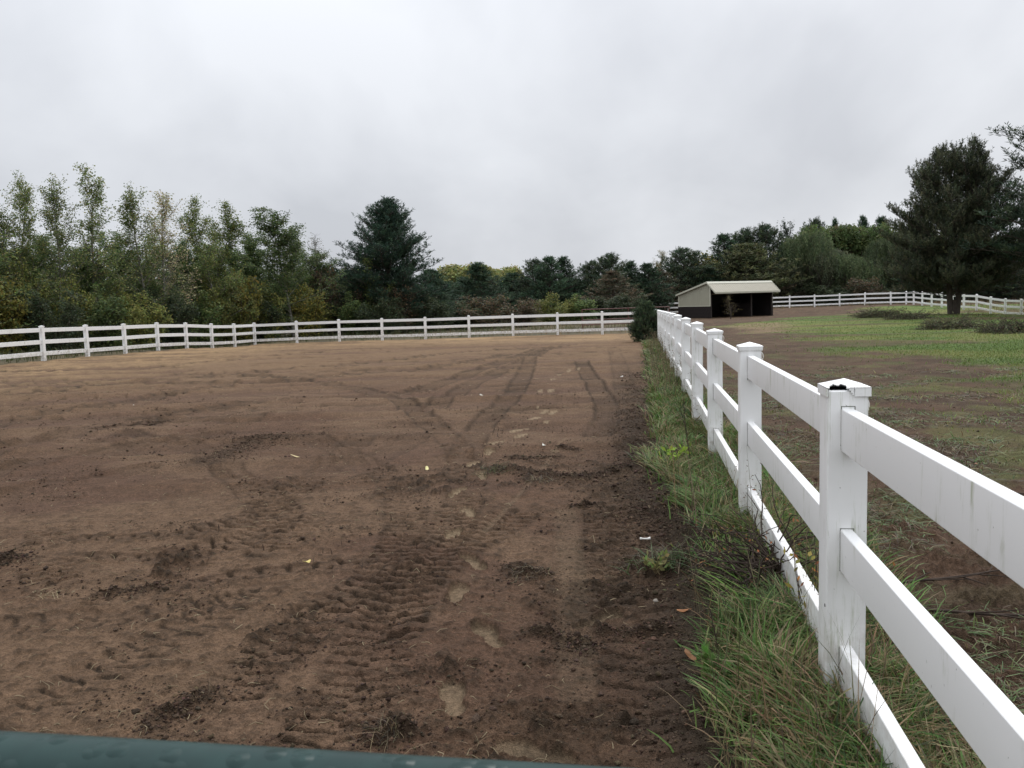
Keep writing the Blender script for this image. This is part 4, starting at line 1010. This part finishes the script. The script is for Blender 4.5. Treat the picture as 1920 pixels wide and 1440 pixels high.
# ------------------------------------------------------------ grasses
def surf_z(x, y): return surface(x, y, False)[0]
def verge():
    global rng; rng = np.random.default_rng(101)
    # tufts along the fence line
    n_t = 5200
    y = 1.0+42*rng.random(n_t)**1.9; side = rng.random(n_t)
    x = np.where(side < .62, rng.uniform(.20,FX+.02,n_t)+np.where(y<5.8,.17,0), rng.uniform(FX-.02, 1.15, n_t))
    bulge = .28*np.exp(-((y-8.2)/1.1)**2)+.10*np.exp(-((y-3.3)/.8)**2)
    x = np.where(x < FX, x-bulge*rng.random(n_t), x)
    keep = fbm(x*1.9+3, y*1.3, 3, 9) > .46-.07*(side < .62)
    x = np.where(x > 1.2, x-.4, x); gap = (np.abs(y-4.6) < .95)&(x < .60); keep &= ~(gap & (rng.random(n_t) < .85))
    keep &= ~((y < 2.6)&(x < .42)&(rng.random(n_t) < .6))
    x, y = x[keep], y[keep]; n_t = len(x)
    nl_ = 95; xl = np.where(rng.random(nl_)<.5, rng.uniform(.36,.62,nl_), rng.uniform(.73,1.0,nl_)); yl = rng.uniform(1.3,3.1,nl_)
    x = np.concatenate([x, xl]); y = np.concatenate([y, yl]); n_t = len(x); lng = np.arange(n_t) >= n_t-nl_
    per = np.where(y < 6, 60, np.where(y < 14, 34, 20))
    X = np.repeat(x, per); Y = np.repeat(y, per); m = len(X)
    sp = np.repeat(rng.uniform(.03,.09,n_t), per)
    X = X+rng.normal(size=m)*sp; Y = Y+rng.normal(size=m)*sp*1.4
    z = surf_z(X, Y)-.01
    th = np.repeat(rng.uniform(.05,.18,n_t)*(1+.25*(rng.random(n_t)<.25))*np.where(lng,1.25,1.0), per)
    h = th*rng.uniform(.5,1.25,m)
    tl = rng.normal(size=(n_t,2))*.95+np.array([[-.15,-.3]]); lean = np.repeat(tl, per, 0)+rng.normal(size=(m,2))*.6
    ln_ = np.linalg.norm(lean,axis=1,keepdims=True); lean = lean/np.maximum(1,ln_/1.15)
    w = rng.uniform(.0035,.0095,m)*(1+np.clip(Y-5,0,40)*.07)
    lngm = np.repeat(lng, per)
    tc = pal(n_t, [(.09,.17,.042),(.12,.20,.05),(.14,.18,.06),(.055,.105,.035),(.21,.18,.085)], [.27,.27,.2,.16,.10], .15)
    col = np.repeat(tc, per, 0)*(1+.18*rng.normal(size=(m,1)))
    dry = rng.random(m) < np.where(lngm,.68,.28); col[dry] = pal(dry.sum(), [(.30,.24,.13),(.24,.19,.10),(.20,.13,.07)])
    me = blades('grass_verge', np.stack([X,Y,z],1), h, w, lean, np.clip(col,.01,1))
    print('verge blades', m)
    tag(link('grass_verge', me, M['blade']), 'long green and straw grass growing along the foot of the near fence', 'grass', kind='stuff')
    # tall dry weeds
    n = 1500; y = 2.2+30*rng.random(n)**1.6; x = rng.uniform(.2,.95,n); g = fbm(x*2,y*.7,2,19) > .48; x, y = x[g], y[g]; n = len(x)
    z = surf_z(x, y); h = rng.uniform(.30,.62,n)*np.where(y<4,.7,1); lean = rng.normal(size=(n,2))*.22+np.array([[-.1,0]])
    me = blades('dry_weeds', np.stack([x,y,z],1), h, rng.uniform(.002,.0045,n)*(1+y*.05), lean, pal(n, [(.17,.13,.075),(.10,.075,.05),(.24,.19,.11),(.10,.11,.05)]))
    # seed specks on the stalks
    tag(link('dry_weeds', me, M['blade']), 'thin brown weed stalks standing in the grass by the near fence', 'weeds', kind='stuff')
    sel = y > 3.4; x,y,z,h,lean = x[sel],y[sel],z[sel],h[sel],lean[sel]; n = len(x)
    k = 6; t = rng.uniform(.55,1.0,(n,k)); P = np.stack([x,y,z],1)[:,None,:]+np.stack([lean[:,0:1]*h[:,None]*t**1.6*.8, lean[:,1:2]*h[:,None]*t**1.6*.8, h[:,None]*t*.93],2)
    P = P.reshape(-1,3)+rng.normal(size=(n*k,3))*.012
    me = leaves('seed_heads', P, rdir(n*k), .010+.0009*np.repeat(y,k), .004+.0004*np.repeat(y,k), pal(n*k, [(.14,.10,.06),(.20,.15,.09),(.09,.08,.045)]))
    tag(link('seed_heads', me, M['blade']), 'small brown seed heads on the weed stalks by the near fence', 'weeds', kind='stuff')
verge()
def paddock():
    global rng; rng = np.random.default_rng(102)
    # matted cut grass lying on the near paddock mud
    n_t = 7500; y = .6+17*rng.random(n_t)**1.6; x = .85+rng.random(n_t)**1.2*(1.6+y*.75)
    k = (fbm(x*1.3,y*1.3,4,33) > .41+.012*y)|(x < 1.15); x, y = x[k], y[k]; n_t = len(x)
    per = np.where(y < 6, 15, 11); m = int(per.sum()); X = np.repeat(x,per)+rng.normal(size=m)*.11; Y = np.repeat(y,per)+rng.normal(size=m)*.11
    z = surf_z(X,Y)-.004; lean = np.repeat(rng.normal(size=(n_t,2))*1.5,per,0)+rng.normal(size=(m,2))*.9
    h = rng.uniform(.035,.115,m); w = rng.uniform(.0025,.006,m)*(1+np.clip(Y-3,0,30)*.10)
    tc = pal(n_t, [(.08,.13,.04),(.12,.14,.05),(.16,.12,.06),(.11,.075,.042),(.07,.05,.03)], [.28,.18,.18,.18,.18], .15)
    me = blades('matted_grass', np.stack([X,Y,z],1), h, w, lean, np.clip(np.repeat(tc,per,0)*(1+.2*rng.normal(size=(m,1))),.01,1), curve=1.2)
    tag(link('matted_grass', me, M['blade']), 'flattened straw and green grass on the paddock mud right of the near fence', 'grass', kind='stuff')
    # paddock turf
    n = 150000; 
    px = rng.uniform(1240, 1990, n); py = 572+rng.random(n)**1.3*250
    d = np.stack([(px-960)/F, (720-py)/F, -np.ones(n)],1) @ RM.T; kk = (-.02-H)/d[:,2]; x = d[:,0]*kk; y = d[:,1]*kk
    ok = (kk > 0)&(x > FX+.6)&(y < 82)&(y > 6); x, y = x[ok], y[ok]
    s = poly_sd(x,y,GREEN)*.7+3.4*(fbm(x*.30, y*.30, 4, 11)-.5)+1.8*(fbm(x*1.3,y*1.3,3,12)-.5)-.7
    streak = ss(.54,.66,fbm(x*.16+3,y*.55+x*.1,4,93))
    ok = (rng.random(len(x)) < ss(-.5,.8,s)*(1-.9*streak)+.012); x, y = x[ok], y[ok]; n = len(x)
    z = surf_z(x,y)-.01; gm = ss(.35,.65,fbm(x*.35,y*.6,4,91))[:,None]
    c = pal(n,[(.11,.17,.042),(.145,.20,.055),(.09,.135,.036)],None,.15)*(1-gm)+pal(n,[(.17,.20,.06),(.23,.22,.08),(.14,.19,.05)],None,.15)*gm
    h = rng.uniform(.03,.075,n)*(1+.3*rng.normal(size=n).clip(-1,1)); w = rng.uniform(.006,.011,n)*(1+y*.035)
    me = blades('turf', np.stack([x,y,z],1), h, w, rng.normal(size=(n,2))*.6, c); print('turf', n)
    tag(link('turf', me, M['blade']), 'short green grass covering the middle and far paddock', 'grass', kind='stuff')
    # rough dry grass outside the fences
    n = 46000; az = np.radians(rng.uniform(-44,34,n)); r = rng.uniform(26,105,n); x = r*np.sin(az); y = r*np.cos(az)
    ok = (poly_sd(x,y,ARENA) < -.25)&~((x > 0)&(poly_sd(x,y,[(0,0),(0,46),tuple(pf[0]),tuple(pf[-1]),tuple(pr[0]),tuple(pr[-1]),(60,0)]) > -.3)); x,y = x[ok],y[ok]; n = len(x)
    g = fbm(x*.2,y*.2,3,44)[:,None]; tanc = pal(n,[(.20,.155,.085),(.26,.20,.11),(.15,.12,.07)]); grn = pal(n,[(.06,.08,.03),(.09,.10,.04),(.10,.09,.045)])
    f = np.maximum(ss(.42,.6,g)*(x > -9)[:,None], (x > 4)[:,None]*.9)
    me = blades('rough_grass', np.stack([x,y,Zb(x,y)-.02],1), rng.uniform(.15,.5,n), rng.uniform(.02,.045,n), rng.normal(size=(n,2))*.35, tanc*f+grn*(1-f))
    tag(link('rough_grass', me, M['blade']), 'rough dry grass growing outside the arena and paddock fences', 'grass', kind='stuff')
paddock()

# ------------------------------------------------------------ clods, straw, stubble on the dirt
def dirt_bits():
    global rng; rng = np.random.default_rng(103)
    ic = []; ph = (1+5**.5)/2
    for a,b in ((1,ph),(-1,ph),(1,-ph),(-1,-ph)): ic += [(a,b,0),(0,a,b),(b,0,a)]
    ic = np.array(ic, float)/1.902
    from itertools import combinations
    dd = np.linalg.norm(ic[:,None]-ic[None],axis=2); e = dd[dd>0].min()*1.01
    tri = [t for t in combinations(range(12),3) if dd[t[0],t[1]]<e and dd[t[1],t[2]]<e and dd[t[0],t[2]]<e]
    tri = [t if np.dot(np.cross(ic[t[1]]-ic[t[0]], ic[t[2]]-ic[t[0]]), ic[t[0]]) > 0 else (t[0],t[2],t[1]) for t in tri]
    X = []; Y = []
    def add(x, y): X.append(x); Y.append(y)
    n = 60000; y = 1.6+13*rng.random(n)**1.5; x = rng.uniform(-1,1,n)*(.6+y*.75)-.1*y
    k = (x < .25)&(fbm(x*2.6,y*3.2,3,23)*.6+fbm(x*.75,y*.9,4,21)*.4 > .52); add(x[k],y[k])
    n = 16000; y = 1.3+16*rng.random(n)**1.3; x = .12+rng.normal(size=n)*.22; k = rng.random(n) < .8; add(x[k],y[k])
    for P,w,h in RGW:
        n = int(500*max(1,len(P)/12)*w/.06); i = rng.integers(0,len(P),n); add(P[i,0]+rng.normal(size=n)*w*.9, P[i,1]+rng.normal(size=n)*w*.9)
    n = 5000; y = .8+14*rng.random(n)**1.4; x = 1.0+rng.random(n)*(1+y*.6); add(x,y)
    x = np.concatenate(X); y = np.concatenate(Y); kp = np.ones(len(x), bool)
    for c_,u_ in FPW: kp &= np.hypot(x-c_[0], y-c_[1]) > .13
    x, y = x[kp], y[kp]; n = len(x); z = surf_z(x,y)
    s = rng.uniform(.0018,.0055,n)*(1+(rng.random(n)<.08)*1.0+(rng.random(n)<.008)*1.6)*(1+y*.035)
    V = ic[None]*(s[:,None,None])*(1+.28*rng.normal(size=(n,12,1)))*rng.uniform(.6,1.4,(n,1,3))*np.array([1,1,.65])
    V = V+np.stack([x,y,z+s*.25],1)[:,None,:]
    Q = (np.arange(n)[:,None,None]*12+np.array(tri)[None]).reshape(-1,3)
    col = np.repeat(pal(n,[(.085,.056,.038),(.058,.039,.028),(.13,.088,.06)],None,.15),12,0)
    me = npmesh('soil_clods', V.reshape(-1,3), Q, col, k=3)
    tag(link('soil_clods', me, M['ground']), 'small crumbs and clods of dark soil lying on the arena and verge', 'soil', kind='stuff'); print('clods', n)
    # straw and rootlets
    n = 4200; y = 1.4+16*rng.random(n)**1.5; x = rng.uniform(-1,1,n)*(.8+y*.75)-.1*y; k = (x<.4)&(fbm(x*1.5,y*1.5,3,66)>.42); x,y = x[k],y[k]; n = len(x)
    a = rng.random(n)*6.283; L = rng.uniform(.015,.06,n)*(1+(rng.random(n)<.05)*1.5); lean = np.stack([np.cos(a),np.sin(a)],1)*rng.uniform(1.5,6,n)[:,None]
    z = surf_z(x,y)+.001
    p0 = np.stack([x,y,z],1); x2 = x+np.cos(a)*L; y2 = y+np.sin(a)*L; z2 = surf_z(x2,y2)+.003+.012*rng.random(n)*(rng.random(n)<.3)
    p1 = np.stack([x2,y2,z2],1); mid = (p0+p1)/2+np.stack([rng.normal(size=n)*L*.15,rng.normal(size=n)*L*.15,np.abs(rng.normal(size=n))*L*.12+.001],1)
    wd = rng.uniform(.0008,.0016,n)*(1+y*.08)
    segs = np.concatenate([np.concatenate([p0,mid,wd[:,None],wd[:,None]],1), np.concatenate([mid,p1,wd[:,None],wd[:,None]*.5],1)])
    me = tubes('straw_litter', segs, 3)
    tag(link('straw_litter', me, m_noise('straw', (.17,.13,.08),(.36,.29,.18), 3, .8, .2, None, 0)), 'scattered bits of straw and pale roots lying on the arena soil', 'straw', kind='stuff')
    # dark upright stubble
    n = 700; y = 3.5+13*rng.random(n)**1.2; x = -rng.random(n)*y*.85; k = fbm(x*.6,y*.6,3,67) > .52; x,y = x[k],y[k]; n = len(x)
    me = blades('stubble', np.stack([x,y,surf_z(x,y)-.004],1), rng.uniform(.02,.06,n), rng.uniform(.004,.009,n), rng.normal(size=(n,2))*.35, pal(n,[(.035,.026,.02),(.07,.05,.035)]))
    tag(link('stubble', me, M['blade']), 'short dark stems poking up from the arena soil', 'stubble', kind='stuff')
dirt_bits()

def tuft(px, py, label, r=.10, n=70, cols=((.10,.075,.045),(.24,.19,.11),(.05,.038,.028)), h=(.03,.09), spread=.9, name='grass_tuft', cat='grass tuft', w=(.0015,.003), mt='blade'):
    global rng; rng = np.random.default_rng(int(px*7+py)); c = gp(px,py,.01)
    x = rng.normal(size=n)*r*.45; y = rng.normal(size=n)*r*.35
    z = surf_z(c[0]+x, c[1]+y); z0 = float(z.mean())
    o = link(name, blades(name, np.stack([x,y,z-z0],1), rng.uniform(*h,n), rng.uniform(*w,n)*(1+max(0,c[1]-3)*.12), rng.normal(size=(n,2))*spread, pal(n,cols)), M[mt])
    o.location = (c[0],c[1],z0); return tag(o, label, cat, 'dead grass tufts on the arena soil' if name=='grass_tuft' else None)
tuft(1243,1078,'uprooted dark green grass clump on churned soil left of the nearest post', .17, 260, cols=((.05,.09,.03),(.08,.12,.04),(.05,.035,.025),(.12,.10,.06)), h=(.05,.13), spread=1.2, name='uprooted_sod', cat='sod', w=(.003,.006))
tuft(735,1384,'dead tuft of dark roots and straw nearest the teal gate')
tuft(395,1300,'two thin straw stems standing up left of centre near the gate', .03, 9, h=(.05,.13), spread=.35)
tuft(985,1082,'flat dark tuft with straw right of the footprint trail', .14, 110, h=(.02,.05), spread=1.6)
tuft(925,884,'left end of the torn turf strip, tinged green', .16, 160, cols=((.06,.09,.03),(.12,.10,.05),(.04,.03,.02)), h=(.03,.07), spread=1.3)
tuft(1015,902,'middle clump of the torn turf strip', .16, 150, h=(.02,.06), spread=1.4)
tuft(85,1112,'pale straw scrap at the left edge of the arena', .10, 60, cols=((.34,.27,.16),(.24,.19,.11)), h=(.015,.03), spread=2.5)
tuft(895,1395,'small straw sprout just above the teal gate in the middle', .03, 8, cols=((.30,.24,.14),(.2,.15,.09)), h=(.03,.07), spread=.8)

def small_leaf(px, py, label, c, L=.045, tilt=.3, name='fallen_leaf', thick=.0012):
    p = gp(px,py,.01); z = float(surf_z(np.array([p[0]]),np.array([p[1]]))[0])
    m = MB(); n = 10; top = []; 
    for i in range(n):
        a = 2*math.pi*i/n; rr = L*(.5+.12*math.cos(2*a)+.05*math.sin(3*a)); top.append((rr*math.cos(a)*1.2, rr*math.sin(a)*.8, .006*math.cos(2*a)+.012*math.cos(a)*tilt))
    m.add(top+[(x,y,q-thick) for x,y,q in top]+[(0,0,.004),(0,0,.004-thick)],
          [(i,(i+1)%n,2*n) for i in range(n)]+[((i+1)%n+n,i+n,2*n+1) for i in range(n)]+[(i,i+n,(i+1)%n+n,(i+1)%n) for i in range(n)])
    m.tube([(-L*.6,0,.0),(-L*1.1,.01,.004)], .0012, 4)
    o = m.build(name, flat(label[:24], c, .6), None); o.location = (p[0],p[1],z+.008); o.rotation_euler = (random.uniform(-.3,.3),random.uniform(-.3,.3),random.random()*6.28)
    tag(o, label, 'leaf', 'fallen leaves on the soil')
small_leaf(800,876,'pale yellow flower like leaf lying left of the footprint trail',(.62,.56,.25),.05)
small_leaf(556,857,'pale straw coloured leaf scrap in the middle of the arena',(.45,.36,.18),.09)
small_leaf(577,1053,'small yellow leaf beside the curved wheel track',(.60,.48,.16),.035)
small_leaf(903,745,'tiny white speck of a leaf far up the wheel tracks',(.6,.58,.5),.05)
small_leaf(1020,838,'small white leaf above the torn turf strip',(.65,.63,.55),.04)
small_leaf(1221,1056,'yellowish bud shaped leaf beside the loose verge clod',(.62,.58,.30),.035)
small_leaf(1280,1150,'orange brown leaf on the soil left of the near post',(.28,.12,.045),.04)
small_leaf(1297,1238,'brown curled leaf on the verge edge below the orange one',(.22,.10,.04),.05)
small_leaf(250,757,'small white leaf in the far left of the arena',(.6,.58,.52),.05)
small_leaf(1165,703,'white leaf speck on the soil near the juniper',(.62,.6,.55),.06)
small_leaf(1830,870,'dry orange leaf on the paddock mud at the right',(.25,.12,.05),.05)
# white scrap
p = gp(1210,1020,.02); m = MB()
m.tube([(-.03,0,.01),(-.012,.004,.008),(.012,0,.009),(.03,.003,.012)], [.008,.004,.005,.009], 7)
o = m.build('plastic_scrap', M['white'], None, smooth=True); o.location = (p[0],p[1],float(surf_z(np.array([p[0]]),np.array([p[1]]))[0])+.004); tag(o, 'small twisted white plastic scrap on the dark soil by the verge', 'litter')
def stone(px, py, label, s):
    p = gp(px,py); rg = np.random.default_rng(int(px)); m = MB()
    vs = []; K = 8
    for i in range(1,5):
        for j in range(K):
            a = math.pi*i/5; b = 2*math.pi*j/K; q = s*(1+.14*rg.normal()); vs.append((q*math.sin(a)*math.cos(b)*1.2, q*math.sin(a)*math.sin(b), q*math.cos(a)*.7))
    vs += [(0,0,s*.7),(0,0,-s*.7)]
    fs = [(i*K+j,i*K+(j+1)%K,(i+1)*K+(j+1)%K,(i+1)*K+j) for i in range(3) for j in range(K)]+[(j,(j+1)%K,32) for j in range(K)][::1]+[(24+(j+1)%K,24+j,33) for j in range(K)]
    m.add(vs, fs); o = m.build('stone', m_noise('pale stone', (.2,.17,.14),(.3,.27,.23), 30, .9), None, smooth=True)
    o.location = (p[0],p[1],float(surf_z(np.array([p[0]]),np.array([p[1]]))[0])+s*.3); tag(o, label, 'stone')
stone(1229,1137,'small pale stone on the soil left of the near post', .012)

# ------------------------------------------------------------ brush piles and weeds
def brush_pile(px, py, w, d, h, label, n=420, seed=1):
    global rng; rng = np.random.default_rng(seed); c = gp(px,py,-.02); z = zb(c[0],c[1]); segs = []; C = []
    for i in range(n):
        p = np.array([rng.normal()*w*.3, rng.normal()*d*.3, abs(rng.normal())*h*.35*math.exp(-((rng.random()-.5)*2)**2)])
        a = rng.normal()*.7+(math.pi if rng.random()<.5 else 0); dr = norm(np.array([math.cos(a),math.sin(a),rng.normal()*.22]))
        pts,_ = limb(segs, p, dr, rng.uniform(.35,1.1), .014, 4, 0, .25, .004)
        C += [pts[k]+rng.normal(size=3)*.04 for k in (1,2,3,4) for _ in range(4)]
    o = empty('brush_pile', (c[0],c[1],z)); tag(o, label, 'brush pile', 'cut brush piles on the paddock')
    S = np.array(segs); S[:,2] = np.maximum(S[:,2],.01); S[:,5] = np.maximum(S[:,5],.01)
    link('branches', tubes('branches', S, 4), M['twig'], o)
    C = np.array(C); C[:,2] = np.maximum(C[:,2],.02); nn = len(C)
    link('dead_leaves', leaves('dead_leaves', C, rdir(nn), .11, .03, pal(nn,[(.06,.07,.035),(.09,.075,.045),(.045,.05,.03),(.11,.12,.06)])), M['leaf'], o)
brush_pile(1650,594,1.4,.8,.42,'larger dark pile of cut brush on the paddock grass left of the big pine',520,1)
brush_pile(1705,596,1.4,.5,.2,'long low tail of cut brush trailing right toward the pine trunk',260,4)
brush_pile(1780,613,1.0,.55,.26,'smaller dark brush pile below the big pine trunk',420,2)
brush_pile(1900,622,.9,.9,.38,'leafy green brown brush heap at the right edge of the paddock',380,3)

def bramble():
    global rng; rng = np.random.default_rng(9); c = np.array([.58, 4.15, .05]); z = float(surf_z(np.array([c[0]]),np.array([c[1]]))[0])
    segs = []; C = []
    for i in range(95):
        a = rng.random()*6.283; s = np.array([rng.normal()*.08, rng.normal()*.16, .08])
        if i % 3: dr = norm(np.array([math.cos(a)*.9,math.sin(a)*.9,.45+.4*rng.random()]))
        else: dr = norm(np.array([-.9+.2*rng.normal(),.1*rng.normal(),.35]))
        pts,_ = limb(segs, s, dr, rng.uniform(.22,.62), .0048, 8, -.6, .38, .0015)
        for k in (4,5,6,7):
            for _ in range(2): C.append(pts[k]+rng.normal(size=3)*.02)
    o = empty('bramble', (c[0],c[1],z)); tag(o, 'torn bramble of dark twigs and reddish leaves caught on the lowest rail', 'bramble')
    link('stems', tubes('stems', segs, 5), M['twig'], o)
    C = np.array(C); k = rng.random(len(C)) < .30; C = C[k]; n = len(C)
    link('leaves', leaves('leaves', C, rdir(n), rng.uniform(.014,.030,n), rng.uniform(.006,.013,n), pal(n,[(.20,.20,.05),(.15,.07,.03),(.28,.12,.05),(.10,.11,.04)])), M['leaf'], o)
    # bunch of brown leaves sticking through the rails
    c2 = np.array([FX+.02, Y0+.55, .30]); z = float(surf_z(np.array([c2[0]]),np.array([c2[1]]))[0]); segs = []; C = []
    for i in range(14):
        pts,_ = limb(segs, np.array([rng.normal()*.012,rng.normal()*.012,0]), norm(np.array([rng.normal()*.3+.05,rng.normal()*.5,1.2])), rng.uniform(.25,.5), .003, 6, 0, .2, .001)
        for k in (3,4,5,6): C.append(pts[k]+rng.normal(size=3)*.02)
    o = empty('vine', (c2[0],c2[1],z)); tag(o, 'wild vine with yellow and rust brown leaves behind the lower rails of the nearest post', 'vine')
    link('stems', tubes('stems', segs, 5), M['twig'], o); C = np.array(C); n = len(C)
    link('leaves', leaves('leaves', C, rdir(n), rng.uniform(.022,.042,n), rng.uniform(.010,.020,n), pal(n,[(.22,.20,.05),(.30,.12,.04),(.13,.13,.04),(.16,.07,.03)])), M['leaf'], o)
bramble()
def leafy(px, py, r, label, cols, n=60, h=(.05,.12), name='leafy_weed', L=(.03,.06), seed=3, droop=.6):
    global rng; rng = np.random.default_rng(seed); c = gp(px,py,.06); z = float(surf_z(c[0:1],c[1:2])[0]); segs = []; C = []; D = []
    for i in range(n//4):
        a = rng.random()*6.283; dr = norm(np.array([math.cos(a)*.8,math.sin(a)*.8,1.1]))
        pts,_ = limb(segs, np.array([rng.normal()*r*.12,rng.normal()*r*.12,0]), dr, rng.uniform(*h), .0022, 4, 0, .2, .001)
        for k in (2,3,4,4): C.append(pts[k]); D.append(norm(dr*.7+rng.normal(size=3)*.5))
    o = empty(name, (c[0],c[1],z)); tag(o, label, 'weed')
    link('stems', tubes('stems', segs, 4), M['stalk'], o); C = np.array(C); n = len(C); LL = rng.uniform(*L,n)
    link('leaves', leaves('leaves', C, np.array(D), LL, LL*.55, pal(n,cols,None,.12)), M['leaf'], o)
leafy(1258,868,.08,'bright lime green leafy weed on the edge of the grass verge',[(.25,.36,.05),(.20,.30,.05)],50,(.12,.26),L=(.04,.07),seed=4)
leafy(1352,1270,.12,'broad leaved fresh green weed in the verge left of the nearest post',[(.07,.15,.035),(.10,.19,.045),(.06,.12,.03)],150,(.06,.15),L=(.025,.055),seed=5)
leafy(1232,1075,.07,'small weed clump rooted in a dark clod at the verge edge',[(.12,.16,.05),(.16,.15,.06),(.10,.09,.04)],60,(.05,.10),L=(.02,.045),seed=6)
def weed_stem(px, py, h, label, seed):
    global rng; rng = np.random.default_rng(seed); c = gp(px,py,.04); z = float(surf_z(c[0:1],c[1:2])[0]); segs = []
    pts,_ = limb(segs, np.array([0,0,-.02]), norm(np.array([-.12,.0,1])), h, .004, 8, 0, .08, .0015)
    for k in range(3,9):
        for _ in range(2): limb(segs, pts[k], norm(np.array([rng.normal(),rng.normal(),1.0])), h*.16, .0018, 3, .2, .2, .0008)
    o = link('weed_stem', tubes('weed_stem', segs, 5), M['twig']); o.location = (c[0],c[1],z); tag(o, label, 'weed')
weed_stem(1352,1255,.26,'dead dark stem standing among the fresh green weed near the closest post',71)
weed_stem(1222,720,.75,'tall dark dead weed standing in the verge below the juniper',72)
weed_stem(1300,880,.55,'brown dead weed standing beside the fourth near post in the verge',73)
weed_stem(1290,820,.6,'branching dead weed leaning over the verge above the lime green one',74)
# fallen branches on the paddock mud
def twigb(px, py, L, ang, label, seed):
    global rng; rng = np.random.default_rng(seed); c = gp(px,py,.02); z = float(surf_z(c[0:1],c[1:2])[0]); segs = []
    pts,_ = limb(segs, np.zeros(3), np.array([math.cos(ang),math.sin(ang),.02]), L, .008, 9, 0, .08, .003)
    for k in range(2,9): limb(segs, pts[k], norm(np.array([math.cos(ang+rng.normal()*.6),math.sin(ang+rng.normal()*.6),.15])), L*.25, .004, 4, -.1, .15, .0015)
    S = np.array(segs); 
    o = link('fallen_branch', tubes('fallen_branch', S, 6), M['twig']); o.location = (c[0],c[1],z+.02); tag(o, label, 'branch', 'fallen branches on the paddock mud')
twigb(1700,1150,1.1,-.25,'long thin dark branch lying on the mud between the two middle rails at right',81)
twigb(1840,925,1.2,-.35,'dark branch lying on the mud above the top rail at the right edge',82)
twigb(1660,1100,.7,.3,'short dark twig on the mud just right of the nearest post',83)

# ------------------------------------------------------------ sky and sun
w = bpy.data.worlds.new('World'); sc.world = w; w.use_nodes = True; nt = w.node_tree
bg = nt.nodes['Background']; bg.inputs['Strength'].default_value = .10
sky = nt.nodes.new('ShaderNodeTexSky'); sky.sky_type = 'NISHITA'; sky.sun_disc = False
SE, SR = R_(42), R_(20)
sky.sun_elevation = SE; sky.sun_rotation = SR; sky.air_density = 1; sky.dust_density = 3
tc = nt.nodes.new('ShaderNodeTexCoord').outputs['Generated']
sep = nt.nodes.new('ShaderNodeSeparateXYZ'); nt.links.new(tc, sep.inputs[0])
zc = N(nt,'ShaderNodeMath',operation='MAXIMUM'); nt.links.new(sep.outputs[2], zc.inputs[0]); zc.inputs[1].default_value = 0.0
za = N(nt,'ShaderNodeMath',operation='ADD'); nt.links.new(zc.outputs[0], za.inputs[0]); za.inputs[1].default_value = .75
dv = nt.nodes.new('ShaderNodeVectorMath'); dv.operation = 'DIVIDE'; nt.links.new(tc, dv.inputs[0])
cmb = nt.nodes.new('ShaderNodeCombineXYZ'); 
for i in range(3): nt.links.new(za.outputs[0], cmb.inputs[i])
nt.links.new(cmb.outputs[0], dv.inputs[1])
mp = nt.nodes.new('ShaderNodeMapping'); mp.inputs['Location'].default_value = (.35,1.9,0); mp.inputs['Scale'].default_value = (1,1,0); nt.links.new(dv.outputs[0], mp.inputs[0])
def wnoise(s, d, r=.5, dist=0.):
    n = nt.nodes.new('ShaderNodeTexNoise'); n.inputs['Scale'].default_value = s; n.inputs['Detail'].default_value = d; n.inputs['Roughness'].default_value = r; n.inputs['Distortion'].default_value = dist
    nt.links.new(mp.outputs[0], n.inputs['Vector']); return n.outputs['Fac']
c1 = wnoise(1.7, 5, .5, .5); c2 = wnoise(4.5, 6, .5, .4)
mx = N(nt,'ShaderNodeMath',operation='MULTIPLY_ADD'); nt.links.new(c2, mx.inputs[0]); mx.inputs[1].default_value = .35; nt.links.new(c1, mx.inputs[2])
f = mr(nt, mx.outputs[0], .52, .76)
cloud = mixc(nt, f, (5.75,5.98,6.45), (7.5,7.75,8.2))
# an overcast sky brightens towards the zenith
pw = N(nt,'ShaderNodeMath',operation='POWER'); nt.links.new(zc.outputs[0], pw.inputs[0]); pw.inputs[1].default_value = 1.8
el = mr(nt, pw.outputs[0], .0, 1., 1.0, 3.1)
vs = nt.nodes.new('ShaderNodeVectorMath'); vs.operation = 'SCALE'; nt.links.new(cloud, vs.inputs[0]); nt.links.new(el, vs.inputs['Scale'])
fin = mixc(nt, .97, sky.outputs[0], vs.outputs[0])
nt.links.new(fin, bg.inputs[0])
sl = bpy.data.lights.new('sun', 'SUN'); sl.energy = 1.3; sl.angle = R_(16); sl.color = (1,.97,.93)
so = bpy.data.objects.new('sun', sl); COL.objects.link(so); so.rotation_euler = (R_(48), 0, R_(160))

# ------------------------------------------------------------ camera
cam = bpy.data.cameras.new('camera'); co = bpy.data.objects.new('camera', cam); COL.objects.link(co); sc.camera = co
from mathutils import Matrix
mw = Matrix.Identity(4)
for i in range(3):
    for j in range(3): mw[i][j] = float(RM[i][j])
mw[2][3] = H
co.matrix_world = mw
cam.sensor_width = 36; cam.lens = F/1920*36; cam.clip_start = .05; cam.clip_end = 4000
cam.dof.use_dof = True; cam.dof.focus_distance = 7; cam.dof.aperture_fstop = 22
vs_ = sc.view_settings; vs_.view_transform = 'Standard'; vs_.look = 'None'; vs_.exposure = 0; vs_.gamma = 1
sc.cycles.max_bounces = 6; sc.cycles.diffuse_bounces = 3; sc.cycles.transmission_bounces = 3; sc.cycles.use_denoising = True
